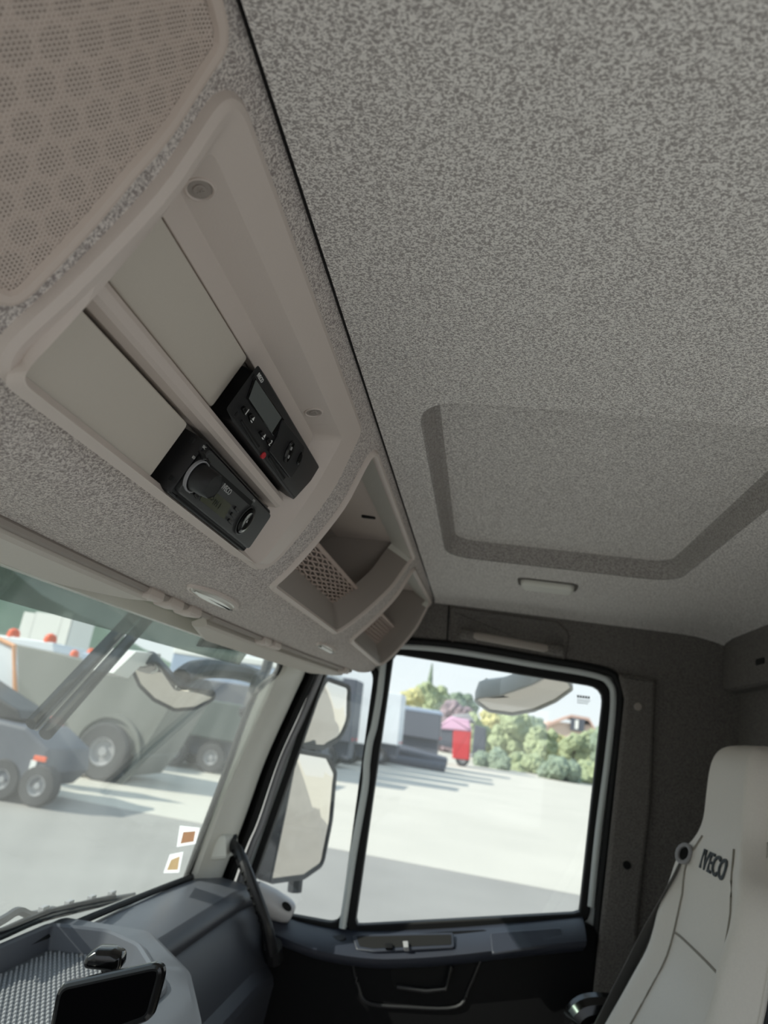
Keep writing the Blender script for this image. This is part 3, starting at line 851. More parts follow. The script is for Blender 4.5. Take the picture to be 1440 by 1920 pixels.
for t, xa, xb in ((vl, 0.05, 0.98), (vr, 0.99, 1.74)):
    mb = MB(); tube(mb, [V((xa + (xb - xa) * i / 12, 0.406 + bow(xa + (xb - xa) * i / 12, UMAX), 0.110)) for i in range(13)], 0.0055, 8)
    mb.build('hinge_rod', M_PLD, t)
for t, X in ((vl, (0.80, 0.86, 0.92)), (vr, (1.22, 1.27, 1.70))):
    for x in X:
        mb = MB(); y = 0.409 + bow(x, UMAX)
        box(mb, x - 0.018, x + 0.018, y - 0.012, y + 0.014, 0.099, 0.114, 0.004); mb.build('hinge_clip', M_PLA, t)
# external smoked visor, brackets and solid bars standing in for a reflection in the glass
ev = thing('external_sun_visor', 'smoked translucent external sun visor strip across the top of the windscreen', 'sun visor', (0.6, 0.56, 0.05))
mb = MB()
rows = []
for i in range(25):
    x = -0.45 + 2.0 * i / 24; y = wy(x, 0.1)
    rows.append([V((x, y + 0.035, 0.135)), V((x, y + 0.062, 0.10)), V((x, y + 0.073, 0.070 + 0.006 * (x - 0.6))), V((x, y + 0.077, 0.070 + 0.006 * (x - 0.6))), V((x, y + 0.066, 0.102)), V((x, y + 0.038, 0.138))])
mb.add(*loft(rows, True, True, True)); mb.build('smoked_panel', M_SMK, ev)
bq = [at(a, b, y=0.545) for a, b in ((370, 1212), (386, 1184), (455, 1196), (448, 1220))]
mb = MB(); prism(mb, [V((p.x, p.z)) for p in bq], 0.535, 0.550, XZ, 0.003); mb.build('bracket', M_RUB, ev)
refl = thing('glass_reflection', 'dark double bar with a pale centre line, standing in for a reflection across the windscreen', 'reflection', at(70, 1378, y=0.78))
P1, P2 = at(283, 1136, y=0.66), at(72, 1368, y=0.66)
d_ = (P2 - P1); sd = d_.cross(ray(180, 1250)).normalized()
mb = MB(); tube(mb, [P1 + sd * 0.0125 - d_ * 0.25, P2 + sd * 0.0125], 0.0105, 10); mb.build('rail', M_REFL, refl)
mb = MB(); tube(mb, [P1 - sd * 0.0125 - d_ * 0.25, P2 - sd * 0.0125], 0.0105, 10); mb.build('rail', M_REFL, refl)
mb = MB(); tube(mb, [P1 - d_ * 0.25 + V((0, .004, 0)), P2 + V((0, .004, 0))], 0.004, 8); mb.build('centre_strip', M_HUB, refl)
# wiper
wp = thing('windscreen_wiper', 'black windscreen wiper resting low on the glass', 'wiper', at(120, 1700, y=0.62))
wpts = [at(a, b, y=0.615) for a, b in ((-40, 1765), (0, 1752), (70, 1722), (140, 1704), (200, 1690), (252, 1676))]
mb = MB(); tube(mb, spline(wpts, 5), [0.008] * 20 + [0.007, 0.006, 0.005, 0.004, 0.003, 0.003], 8); mb.build('wiper_arm', M_HOUS, wp)
mb = MB(); tube(mb, spline([p + V((0.0, -0.012, 0.010)) for p in wpts[:5]], 5), 0.004, 6); mb.build('wiper_blade', M_RUB, wp)
mb = MB(); tube(mb, spline([at(a, b, y=0.62) for a, b in ((-30, 1745), (10, 1722), (35, 1708), (60, 1716), (100, 1706))], 4), 0.006, 6); mb.build('wiper_link', M_HOUS, wp)
for i in range(4):
    p = wpts[2].lerp(wpts[4], i / 3) + V((0, -0.006, 0.014)); mb = MB(); box(mb, p.x - 0.008, p.x + 0.008, p.y - 0.004, p.y + 0.004, p.z - 0.004, p.z + 0.004, 0.001); mb.build('clip', M_HUB, wp)
# stickers on the lower corner of the glass
for q, m_, lb in (([(337, 1548), (374, 1552), (366, 1582), (331, 1588)], M_STKO, 'white sticker with orange-brown print, upper of two on the windscreen corner'),
                  ([(318, 1602), (343, 1597), (335, 1636), (306, 1637)], M_STKY, 'white sticker with sandy yellow print, lower of two on the windscreen corner')):
    Q = []
    for a, b in q:
        p = at(a, b, y=0.52)
        for _ in range(6): p = at(a, b, y=wy(p.x, p.z) - 0.002)
        Q.append(p)
    t = thing('windscreen_sticker', lb, 'sticker', Q[3], 'stickers in the windscreen corner')
    cen = sum(Q, V((0, 0, 0))) / 4
    mb = MB(); mb.add(*loft([Q, [p + V((0, -0.0008, 0)) for p in Q]], True, True, True)); mb.build('backing', M_STKW, t)
    Z = [Q[0].lerp(cen, .45).lerp(Q[3], .1), Q[1].lerp(cen, .4), Q[2].lerp(cen, .3), Q[3].lerp(cen, .3)]
    mb = MB(); mb.add(*loft([off(Z, (0, -.0008, 0)), off(Z, (0, -.0012, 0))], True, True, True)); mb.build('print', m_, t)

# ================================================================== right side of the cab
XD = 1.80
def yz(pts, x=XD):
    o = []
    for a, b in pts:
        p = at(a, b, x=x); o.append(V((p.y, p.z)))
    return o
GL = rpoly(yz([(738, 1226), (1132, 1290), (1086, 1711), (666, 1734)]), [0.012, 0.035, 0.008, 0.008], 6)
QG = rpoly(yz([(618, 1246), (703, 1252), (638, 1732), (528, 1712), (470, 1672)]), [0.01, 0.035, 0.03, 0.02, 0.01], 6)
OUT = rpoly(yz([(600, 1212), (735, 1200), (1152, 1272), (1168, 1300), (1124, 1720), (1108, 1930), (420, 1930), (445, 1660)]), [0.01, 0.02, 0.03, 0.02, 0.02, 0.01, 0.01, 0.01], 5)
mb = MB(); box(mb, 0.55, 1.80, -0.62, 0.66, -1.30, -1.25)
tag(mb.build('floor', mat('floor_mat_rubber', srgb(96, 96, 98), 0.8)), 'dark cab floor under the passenger seat and dashboard', 'floor', kind='structure')
door = thing('door_1', 'passenger door with black lower panel, quarter glass and large side window', 'door', (1.79, 0.05, -0.9), kind='structure')
def ringp(name, outer, inner, x0, x1, m, par, bev=0.003):
    A, B = resamp(outer, 160), resamp(inner, 160)
    L = lambda P, x: [V((x, p.x, p.y)) for p in P]
    mb = MB(); mb.add(*loft([L(A, x0), L(A, x1 + bev), L(inset(A, bev), x1), L(inset(B, -bev), x1), L(B, x1 + bev), L(B, x0)], True)); return mb.build(name, m, par)
# black rubber round both panes
ringp('window_seal', inset(GL, -0.021), GL, 1.815, 1.790, M_RUB, door)
ringp('quarter_seal', inset(QG, -0.017), QG, 1.815, 1.790, M_RUB, door)
# painted frame sheet with holes for the panes
mb = MB()
hole = [[p for p in inset(GL, -0.012)], [p for p in inset(QG, -0.012)]]
fr_out = yz([(560, 1190), (735, 1190), (1160, 1262), (1180, 1300), (1135, 1720), (1090, 2450), (340, 2450), (430, 1650)])
mb.add(*patch(fr_out, hole, 0.05, lambda y, z: V((1.800, y, z))))
mb.build('door_skin', M_SILV, door, recalc=False)
# glossy painted strip between the panes, and the rounded frame along top and rear
def bar(name, pts, r, m, par, x, flat=1.0, n=8, sp=8):
    mb = MB(); tube(mb, spline([at(a, b, x=x) for a, b in pts], sp), r, n, True, flat, up=(1, 0, 0)); return mb.build(name, m, par)
bar('divider_strip', [(719, 1236), (712, 1300), (702, 1360), (694, 1390), (688, 1430), (684, 1480), (663, 1600), (642, 1740)], 0.0085, M_SILV, door, 1.787)
bar('frame_roll', [(700, 1214), (760, 1212), (860, 1222), (1000, 1246), (1110, 1265), (1143, 1282), (1150, 1320), (1140, 1420), (1122, 1560), (1108, 1700)], 0.0075, M_SILV, door, 1.785)
bar('outer_seal', [(690, 1206), (740, 1201), (860, 1209), (1000, 1232), (1130, 1256), (1158, 1278), (1164, 1320), (1152, 1440), (1134, 1600), (1120, 1740), (1106, 1930)], 0.009, M_RUB, door, 1.780)
bar('front_strip', [(612, 1222), (601, 1262), (566, 1345), (529, 1428), (492, 1539), (471, 1590), (440, 1680)], 0.0085, M_HUB, door, 1.790)
for nm, L in (('pane', GL), ('quarter_pane', QG)):
    mb = MB(); prism(mb, inset(L, -0.004), 1.803, 1.807, YZ); mb.build(nm, M_DGL, door, smooth=False)
# etched glass stamp: block row and thin lines
mb = MB()
A = at(1082, 1303, x=1.802); B = at(1107, 1306, x=1.802); C = at(1082, 1319, x=1.802)
U_, D_ = (B - A), (C - A)
def et(u0, u1, v0, v1): P = [A + U_ * u0 + D_ * v0, A + U_ * u1 + D_ * v0, A + U_ * u1 + D_ * v1, A + U_ * u0 + D_ * v1]; mb.add(*loft([P, off(P, (-.0003, 0, 0))], True, True, True))
for k in range(5): et(k * 0.2, k * 0.2 + 0.15, 0, 0.3)
for k in range(3): et(0, 1 - 0.1 * k, 0.48 + 0.2 * k, 0.54 + 0.2 * k)
mb.build('glass_stamp', M_RUB, door, smooth=False)
# lower panel
lowL = rpoly(yz([(505, 1740), (650, 1760), (1098, 1732), (1122, 1745), (1080, 2450), (380, 2450), (470, 1760)], 1.77), [0.02, 0.03, 0.01, 0.02, 0.02, 0.02, 0.02], 4)
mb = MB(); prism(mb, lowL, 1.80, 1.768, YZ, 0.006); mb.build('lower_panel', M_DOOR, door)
T = [at(a, b, x=1.792) for a, b in ((478, 1690), (520, 1712), (575, 1730), (650, 1743), (760, 1743), (860, 1738), (980, 1728), (1092, 1718))]
Bp = [at(a, b, x=1.722) for a, b in ((500, 1745), (540, 1762), (600, 1783), (690, 1797), (770, 1797), (860, 1790), (980, 1776), (1100, 1764))]
T, Bp = spline(T, 6), spline(Bp, 6)
mb = MB()
mb.add(*loft([off(T, (0.012, 0, 0.004)), T, [a.lerp(b, 0.25) + V((0, 0, 0.004)) for a, b in zip(T, Bp)], [a.lerp(b, 0.85) + V((0, 0, 0.004)) for a, b in zip(T, Bp)], Bp, off(Bp, (0.004, 0, -0.010)), off(Bp, (0.045, 0, -0.03))], False))
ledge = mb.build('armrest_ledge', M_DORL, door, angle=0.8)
P1, P2, P3 = at(650, 1743, x=1.788), at(1092, 1718, x=1.788), at(860, 1788, x=1.724)
LN = (P2 - P1).cross(P3 - P1).normalized()
if LN.z < 0: LN = -LN
lu = (P2 - P1).normalized(); lv = LN.cross(lu)
LF = Frame(P1, lu, lv, LN)
def lpx(pts, n=0.004):
    o = []
    for a, b in pts:
        q = hit(a, b, P1 + LN * n, LN) - P1; o.append(V((q.dot(lu), q.dot(lv))))
    return o
def lfeat(name, pts, n0, n1, m, r=0.004, bev=0.001, par=None):
    mb = MB(); prism(mb, rpoly(lpx(pts, n1), r, 4), n0, n1, LF, bev); return mb.build(name, m, par or ledge)
lfeat('switch_frame', [(660, 1752), (850, 1748), (852, 1776), (700, 1784), (668, 1780)], 0.0, 0.0075, M_DORL, 0.006, 0.002)
lfeat('switch_tray', [(668, 1756), (846, 1752), (847, 1771), (700, 1778), (674, 1774)], 0.004, 0.0082, M_DRK, 0.004, 0.0002)
lfeat('switch', [(722, 1768), (736, 1768), (736, 1777), (722, 1777)], 0.004, 0.014, M_DOOR, 0.002)
lfeat('switch', [(755, 1764), (765, 1764), (766, 1776), (757, 1776)], 0.004, 0.016, M_HUB, 0.002)
lfeat('lock_knob', [(618, 1755), (640, 1752), (650, 1758), (640, 1764), (622, 1762)], 0.0, 0.009, M_BLK, 0.003)
lfeat('armrest_pad', [(918, 1748), (1052, 1738), (1060, 1768), (922, 1788)], 0.0, 0.009, M_DORL, 0.006, 0.003)
def dfeat(name, pts, x0, x1, m, r=0.01, bev=0.002, par=None):
    mb = MB(); prism(mb, rpoly(yz(pts, x1), r, 4), x0, x1, YZ, bev); return mb.build(name, m, par or door)
dfeat('handle_recess', [(730, 1812), (850, 1808), (832, 1858), (738, 1852)], 1.77, 1.7660, M_DRK, 0.008, 0.0005)
mb = MB(); tube(mb, [at(a, b, x=1.755) for a, b in ((745, 1850), (800, 1858), (834, 1854), (848, 1812))], 0.005, 8); mb.build('door_handle', M_BLK, door)
mb = MB(); tube(mb, spline([at(a, b, x=1.766) for a, b in ((662, 1808), (672, 1850), (690, 1880), (760, 1888), (855, 1888), (880, 1850), (905, 1790))], 5), 0.004, 6); mb.build('pocket_edge', M_BLK, door)

# side panel over the door, rear pillar trim, rear corner
def sx(z): return 1.752 + max(0, min(1, (0.312 - z) / 0.125)) * 0.034
up = yz([(600, 1215), (735, 1207), (860, 1215), (1000, 1240), (1150, 1266), (1232, 1276), (1446, 1302)], 1.785)
upl = [V((up[0].x, 0.345)), ] + up + [V((-0.60, up[-1].y - 0.0)), V((-0.60, 0.345))]
mb = MB(); mb.add(*patch(upl, [], 0.03, lambda y, z: V((sx(z), y, z))))
wr = tag(mb.build('wall_right', M_SIDE), 'dark grey fabric side panel above the passenger door', 'wall', kind='structure')
mb = MB(); mb.add(*loft([[V((sx(p.y), p.x, p.y)) for p in up], [V((1.80, p.x, p.y - 0.002)) for p in up]], False)); mb.build('panel_edge', M_SIDE, wr)
mb = MB()
rl_ = rpoly(yz([(842, 1138), (1045, 1166), (1068, 1188), (1062, 1240), (845, 1211)], 1.765), [0.012, 0.02, 0.02, 0.012, 0.012], 4)
A = [V((sx(p.y) - 0.0005, p.x, p.y)) for p in rl_]; B = [V((sx(p.y) - 0.006, p.x, p.y)) for p in inset(rl_, 0.004)]; C = [V((sx(p.y) + 0.006, p.x, p.y)) for p in inset(rl_, 0.012)]
C = [V((sx(p.y) - 0.001, p.x, p.y)) for p in inset(rl_, 0.012)]
mb.add(*loft([A, B, C], True, False, True)); mb.build('handle_recess', M_SIDE, wr)
mb = MB(); s0, s1 = at(842, 1136, x=1.752), at(838, 1212, x=1.782)
tube(mb, [s0 + V((-0.002, 0, 0)), s1 + V((-0.002, 0, 0))], 0.0018, 6); mb.build('panel_seam', M_SEAM, wr)
hr = thing('grab_rail', 'grey moulded grab rail in the panel above the passenger door', 'handle', at(960, 1215, x=1.74))
hp_ = spline([at(a, b, x=c) for a, b, c in ((866, 1189, 1.757), (896, 1193, 1.735), (930, 1199, 1.728), (980, 1208, 1.728), (1018, 1215, 1.735), (1052, 1220, 1.757))], 6)
mb = MB(); tube(mb, hp_, 0.0095, 10, True, 1.0, up=(1, 0, 0)); mb.build('rail', M_PLD, hr)
for a, b, c, d in ((862, 1188, 898, 1194), (1014, 1214, 1058, 1222)):
    A, B = at(a, b, x=1.742), at(c, d, x=1.742); mb = MB()
    tube(mb, [A, A.lerp(B, .1), A.lerp(B, .9), B], [0.008, 0.013, 0.013, 0.010], 8, True, 1.0, up=(1, 0, 0)); mb.build('end_cap', M_SIDE, hr)
bp_ = rpoly(yz([(1160, 1262), (1230, 1274), (1222, 1500), (1198, 1720), (1186, 1990), (1098, 1990), (1126, 1740), (1152, 1500), (1172, 1310)], 1.762), 0.008, 3)
tp = thing('trim_3', 'grey fabric covered pillar behind the passenger door', 'pillar', (1.77, -0.36, -0.6), kind='structure')
mb = MB(); prism(mb, bp_, 1.812, 1.762, YZ, 0.008); mb.build('pillar_cover', M_SIDE, tp)
for (px, py), m_, r in (((1196, 1325), M_PLD, 0.009), ((1175, 1622), M_DRK, 0.0085)):
    p = at(px, py, x=1.762); mb = MB(); prism(mb, ell(p.y, p.z, r, r, 16), 1.764, 1.757, YZ, 0.002); mb.build('fixing_button', m_, tp)
mb = MB(); box(mb, 1.778, 1.80, -0.60, -0.33, -1.0, 0.30); tag(mb.build('trim_6', M_SIDE), 'dark fabric side lining behind the rear door pillar', 'wall lining', kind='structure')
wl = thing('added_wall_left', 'dark driver side door lining behind the viewpoint, added unseen to block side light', 'wall', (-0.5, 0, -1.0), kind='structure')  # out of view, added to block light from the driver side
mb = MB(); box(mb, -0.56, -0.50, -0.62, 0.62, -1.30, -0.40, 0.01); mb.build('lower_lining', M_SIDE, wl)  # lower part of the added unseen light blocker
mb = MB(); box(mb, -0.56, -0.50, -0.62, 0.50, 0.20, 0.34, 0.01); mb.build('upper_lining', M_SIDE, wl)
mb = MB(); box(mb, -0.56, -0.50, -0.62, -0.36, -0.42, 0.22, 0.01); mb.build('added_door_pillar', M_SIDE, wl)
rw = thing('wall_rear', 'dark grey fabric rear wall behind the passenger seat', 'wall', (1.5, -0.6, -1.0), kind='structure')
mb = MB(); box(mb, 0.70, 1.80, -0.62, -0.575, -1.0, 0.34); mb.build('lower_lining', M_SIDE, rw)
mb = MB(); box(mb, 0.70, 1.765, -0.60, -0.535, 0.187, 0.335, 0.012); up_ = mb.build('upper_lining', M_SIDE, rw)
c = at(1426, 1240, y=-0.535); mb = MB(); prism(mb, rrect(c.x - 0.022, c.x + 0.022, c.z - 0.006, c.z + 0.006, 0.004), -0.540, -0.533, XZ); mb.build('slot', M_DRK, up_)

# ================================================================== dashboard
dash = thing('dashboard', 'dark grey moulded dashboard below the windscreen with a ribbed tray', 'dashboard', (1.2, 0.45, -0.9))
prf = [(0.635, -0.42), (0.600, -0.385), (0.575, -0.376), (0.520, -0.380), (0.480, -0.386), (0.462, -0.391), (0.454, -0.400), (0.456, -0.414), (0.462, -0.421),
       (0.458, -0.424), (0.446, -0.440), (0.422, -0.500), (0.412, -0.530), (0.396, -0.548), (0.392, -0.562), (0.398, -0.62), (0.42, -0.80), (0.43, -0.92)]
xs = [1.175 + (1.735 - 1.175) * i / 16 for i in range(17)]
def dp(x, y, z):
    f = max(0, (x - 1.60) / 0.135)
    return V((x, y - 0.008 * f * f, z - 0.010 * f * f))
mb = MB(); mb.add(*loft([[dp(x, y, z) for x in xs] for y, z in prf[:7]], False)); 
mb.build('dash_top', M_DASH, dash, angle=0.9)
mb = MB(); mb.add(*loft([[dp(x, y, z) for x in xs] for y, z in prf[4:9]], False)); 
mb.build('dash_edge_roll', M_DASD, dash, angle=0.9).location += V((0, -0.0005, 0.0004))
mb = MB(); mb.add(*loft([[dp(x, y, z) for x in xs] for y, z in prf[8:]], False))
mb.add([dp(1.735, y, z) for y, z in prf] + [V((1.735, 0.635, -0.92))], [tuple(range(len(prf) + 1))])
mb.build('dash_front', M_DASD, dash, angle=0.35)
mb = MB(); tube(mb, [dp(0.5 + 1.12 * i / 12, wy(0.5 + 1.12 * i / 12, -0.372) - 0.006, -0.372) for i in range(13)], 0.006, 8); mb.build('cowl_seal', M_RUB, dash)
# centre section nearest the driver
ZT = -0.362
ctl = rpoly([(0.30, 0.62), (1.19, 0.62), (1.212, 0.475), (1.085, 0.355), (0.93, 0.275), (0.30, 0.255)], [0.01, 0.02, 0.03, 0.12, 0.12, 0.01], 8)
trl = rpoly([(0.32, 0.602), (1.125, 0.600), (1.150, 0.520), (1.120, 0.455), (1.00, 0.360), (0.32, 0.340)], [0.01, 0.015, 0.03, 0.05, 0.06, 0.01], 6)
mb = MB(); mb.add(*patch(inset(ctl, 0.012), [trl], 0.06, lambda x, y: V((x, y, ZT))))
mb.add(*loft([[V((p.x, p.y, z)) for p in inset(ctl, d)] for d, z in ((0.012, ZT), (0.004, ZT - 0.003), (0.0, ZT - 0.012), (-0.004, ZT - 0.10), (-0.012, ZT - 0.28), (-0.012, -0.92))], True))
mb.build('centre_top', M_DASH, dash, angle=0.7)
mb = MB(); mb.add(*loft([[V((p.x, p.y, z)) for p in inset(trl, d)] for d, z in ((-0.006, ZT + 0.0004), (-0.004, ZT + 0.005), (0.0, ZT + 0.006), (0.004, ZT + 0.003), (0.010, ZT - 0.028))], True)); mb.build('tray_rim', M_DASH, dash)
mb = MB(); prism(mb, inset(trl, 0.0095), ZT - 0.034, ZT - 0.027); mb.build('ribbed_tray_mat', M_TRAY, dash)
mb = MB(); ti = inset(trl, 0.014); ca, sa = math.cos(0.55), math.sin(0.55)
for i in range(-60, 140):
    for j in range(-90, 90):
        a, b = i * 0.0115 + (0.00575 if j % 2 else 0), j * 0.0060
        x, y = 0.7 + a * ca - b * sa, 0.45 + a * sa + b * ca
        if x > 0.62 and inside(V((x, y)), ti):
            P4 = [V((x + (u * ca - v * sa), y + (u * sa + v * ca), 0)) for u, v in ((-.0042, -.0019), (.0042, -.0019), (.0042, .0019), (-.0042, .0019))]
            Q4 = [V((x + (u * ca - v * sa), y + (u * sa + v * ca), 0)) for u, v in ((-.0030, -.0008), (.0030, -.0008), (.0030, .0008), (-.0030, .0008))]
            mb.add([p + V((0, 0, ZT - 0.0275)) for p in P4] + [p + V((0, 0, ZT - 0.0252)) for p in Q4], [(0, 1, 5, 4), (1, 2, 6, 5), (2, 3, 7, 6), (3, 0, 4, 7), (4, 5, 6, 7)])
o = mb.build('tray_ribs', M_RIB, dash, smooth=False, recalc=False); o['kind'] = 'stuff'
mb = MB(); mb.add(*loft([[V((p.x, p.y, z)) for p in inset(trl, d)] for d, z in ((0.0035, ZT + 0.002), (0.0090, ZT - 0.027))], True)); mb.build('tray_wall', M_DASH, dash)

# tablet and its clamp
XT = 0.75
tab = thing('tablet', 'black rounded tablet with a dead dark screen standing over the dash tray', 'tablet', at(200, 1915, x=XT))
tl = rpoly(yz([(112, 1843), (317, 1798), (286, 1911), (84, 1985)], XT), [0.016, 0.012, 0.016, 0.014], 7)
mb = MB(); prism(mb, tl, XT + 0.008, XT - 0.005, YZ, 0.004); mb.build('case', M_GLS, tab)
mb = MB(); prism(mb, inset(tl, 0.006), XT - 0.0045, XT - 0.0056, YZ, 0.0004); mb.build('screen', mat('dead_screen', srgb(5, 5, 6), 0.8, spec=0.0), tab)
hol = thing('device_holder', 'glossy black rounded clamp of a phone holder behind the tablet', 'holder', at(197, 1800, x=0.80))
c = at(197, 1799, x=0.785); mb = MB()
fr2 = Frame(c, V((0.2, -0.97, 0.08)).normalized(), V((0, 0.08, 0.99)), V((0.97, 0.2, 0)))
prism(mb, rpoly([(-0.0185, -0.006), (-0.017, 0.005), (-0.008, 0.0115), (0.008, 0.0115), (0.0185, 0.007), (0.0195, -0.008)], 0.006, 4), -0.014, 0.014, fr2, 0.005)
mb.build('clamp_head', M_GLS, hol, angle=1.2)
mb = MB(); tube(mb, [c + V((0.01, 0, -0.005)), c + V((0.03, -0.02, -0.06)), c + V((0.06, 0.02, -0.125))], 0.009, 8); mb.build('stem', M_BLK, hol)
mb = MB(); b_ = c + V((0.06, 0.02, -0.125)); prism(mb, ell(b_.x, b_.y, 0.032, 0.032, 24), ZT - 0.027, b_.z + 0.008, WORLD, 0.004); mb.build('suction_foot', M_BLK, hol)

# ribbed grab handle on the pillar
gh = thing('entry_grip', 'black ribbed grab handle curving down from the right windscreen pillar', 'handle', at(515, 1790, x=1.70))
gp = spline([at(a, b, x=c) for a, b, c in ((428, 1578, 1.71), (446, 1596, 1.675), (462, 1632, 1.655), (478, 1672, 1.65), (492, 1710, 1.655), (503, 1748, 1.665), (510, 1785, 1.70))], 8)
mb = MB(); tube(mb, gp, 0.0125, 12, True, 1.0, up=(0, 1, 0)); mb.build('grip', M_BLK, gh)
for i in range(11):
    p = gp[8 + i * 3]; mb = MB(); sphere(mb, p + V((-0.0075, 0.008, 0.0)), 0.0052, 8, 5); mb.build('grip_stud', M_DOOR, gh)
mb = MB(); tube(mb, [gp[-1] + V((0.0, 0, 0.012)), gp[-1] + V((0.03, 0, -0.02))], 0.020, 10); mb.build('lower_mount', M_BLK, gh)
mb = MB(); tube(mb, [gp[0] + V((0.015, 0.0, 0.01)), gp[2]], 0.014, 10); mb.build('upper_mount', M_BLK, gh)
# white canister at the corner of dash and door
cn = thing('plastic_canister', 'white rounded canister with dark round mouth lying behind the grab handle', 'canister', at(510, 1725, x=1.755))
ax0, ax1 = at(468, 1675, x=1.742), at(547, 1712, x=1.775)
dd = (ax1 - ax0)
mb = MB(); tube(mb, [ax0.lerp(ax1, t) for t in (-0.08, -0.03, 0.1, 0.5, 0.86, 0.98, 1.0)], [0.010, 0.024, 0.031, 0.031, 0.026, 0.021, 0.018], 20); mb.build('body', M_CUP, cn)
mb = MB(); tube(mb, [ax0.lerp(ax1, t) for t in (0.985, 1.012)], [0.017, 0.0165], 20); mb.build('mouth', M_DRK, cn)
c = at(538, 1700, x=1.728); mb = MB(); prism(mb, ell(0, 0, 0.012, 0.008, 20), 0, 0.003, Frame(c, V((0, -1, -0.3)).normalized(), V((0.3, 0, 1)).normalized(), V((-1, 0, 0.3)).normalized())); mb.build('side_opening', M_DRK, cn)

# ================================================================== passenger seat
seat = thing('passenger_seat', 'light grey vinyl passenger seat with tall built-in headrest and embroidered lettering', 'seat', (1.3, -0.42, -0.95))
SX = 1.295
secs = [(0.056, -0.440, 0.050, 0.045), (0.050, -0.418, 0.080, 0.085), (0.036, -0.405, 0.098, 0.105), (0.01, -0.398, 0.108, 0.115), (-0.03, -0.394, 0.112, 0.12), (-0.07, -0.391, 0.116, 0.12),
        (-0.095, -0.386, 0.128, 0.12), (-0.115, -0.380, 0.150, 0.12), (-0.135, -0.373, 0.180, 0.12), (-0.16, -0.370, 0.198, 0.12), (-0.20, -0.367, 0.206, 0.12), (-0.29, -0.350, 0.210, 0.13),
        (-0.35, -0.324, 0.213, 0.14), (-0.45, -0.275, 0.220, 0.14), (-0.62, -0.190, 0.230, 0.15), (-0.78, -0.110, 0.230, 0.15)]
_s = []
for c0, c1, c2, c3 in zip(secs[:1] + secs[:-2], secs[:-1], secs[1:], secs[2:] + secs[-1:]):
    for k in range(4):
        t = k / 4
        _s.append(tuple(0.5 * (2 * p1 + (p2 - p0) * t + (2 * p0 - 5 * p1 + 4 * p2 - p3) * t * t + (3 * p1 - p0 - 3 * p2 + p3) * t ** 3) for p0, p1, p2, p3 in zip(c0, c1, c2, c3)))
secs = _s + secs[-1:]
def sfront(s, z, yf, hw):
    a = abs(s); lower = min(1, max(0, (-0.12 - z) / 0.12))
    y = yf + lower * 0.022 * math.exp(-((a - 0.80) / 0.15) ** 2) - 0.006 * (1 - a * a)
    if a > 0.82: y -= 0.034 * ((a - 0.82) / 0.18) ** 2
    return V((SX + s * hw, y, z))
NF = 32
mb = MB(); mb.add(*loft([[sfront(1 - 2 * i / NF, *t[:3]) for i in range(NF + 1)] for t in secs], False)); 
bk = mb.build('backrest', M_LEA, seat, angle=1.2)
def ssub(lo, hi, m, name):
    rows = []
    for z, yf, hw, th in secs[lo:hi]:
        e = sfront(-1, z, yf, hw); L = []
        for f, o_ in ((0, 0), (0.25, 0.006), (0.6, 0.006), (0.9, -0.006)): L.append(V((e.x - o_, e.y - th * f, z)))
        L.append(V((SX, yf - th - 0.035, z)))
        e = sfront(1, z, yf, hw)
        for f, o_ in ((0.9, -0.006), (0.6, 0.006), (0.25, 0.006), (0, 0)): L.append(V((e.x + o_, e.y - th * f, z)))
        rows.append(L)
    mb = MB(); mb.add(*loft(rows, False)); return mb.build(name, m, seat, angle=1.2)
ssub(0, 40, M_LEA_SHADE, 'headrest_shell'); ssub(39, 61, M_SDRK, 'side_panel')['label'] = 'dark fabric side of the backrest'
mb = MB(); mb.add([sfront(1 - 2 * i / NF, *secs[0][:3]) for i in range(NF + 1)] + [V((SX + x, secs[0][1] - secs[0][3] * f, 0.056)) for x, f in ((-.05, .3), (-.044, .9), (0, 1.5), (.044, .9), (.05, .3))], [tuple(range(NF + 6))]); mb.build('headrest_top', M_LEA, seat)
def seam(name, pts, r=0.0016, m=None):
    mb = MB(); tube(mb, pts, r, 6); return mb.build(name, m or M_STIT, bk)
def sec_at(z):
    for a, b in zip(secs, secs[1:]):
        if b[0] <= z <= a[0]:
            t = (z - a[0]) / (b[0] - a[0]); return tuple(a[k] + (b[k] - a[k]) * t for k in range(4))
    return secs[-1]
for s in (-1, 1):
    seam('piping', [sfront(s * 0.995, *sec_at(0.04 - 0.8 * i / 40)[:3]) + V((s * 0.001, 0.001, 0)) for i in range(41)], 0.0022, M_LEA)
    seam('seam', [sfront(s * (0.60 if z > -0.2 else 0.58), *sec_at(z)[:3]) + V((0, 0.0010, 0)) for z in [-0.10 - 0.6 * i / 30 for i in range(31)]])
seam('cross_seam', [sfront(s, *sec_at(-0.262 - 0.0 * s)[:3]) + V((0, 0.0005, 0)) for s in [-0.58 + 1.16 * i / 12 for i in range(13)]], 0.002)
q, qn = surf(bk, 1338, 1623)
tx = text('IVECO', 0.044, q, V((-1, 0, 0)) - qn * V((-1, 0, 0)).dot(qn), V((0, 0, 1)) - qn * qn.z, M_EMB, bk, 'lettering', 0.0008, 0.0004, sx=1.02)
_bm = bmesh.new(); _bm.from_mesh(bk.data); _t = BVHTree.FromBMesh(_bm); _bm.free()
_o = wpos(seat)                                                     # both meshes are stored from the seat's base
for v in tx.data.vertices:
    w_ = v.co + wpos(bk) - _o
    side = (w_ + _o - q).dot(qn)
    h = _t.ray_cast(w_ + qn * 0.06, -qn)
    if h[0] is not None: v.co = h[0] + qn * (0.0026 if side > 0 else 0.0002) - (wpos(bk) - _o)
gd = thing('belt_guide', 'dark oval seat belt guide set in the shoulder of the passenger seat', 'belt guide', at(1284, 1600, y=-0.372))
gq = at(1282, 1600, y=-0.366)
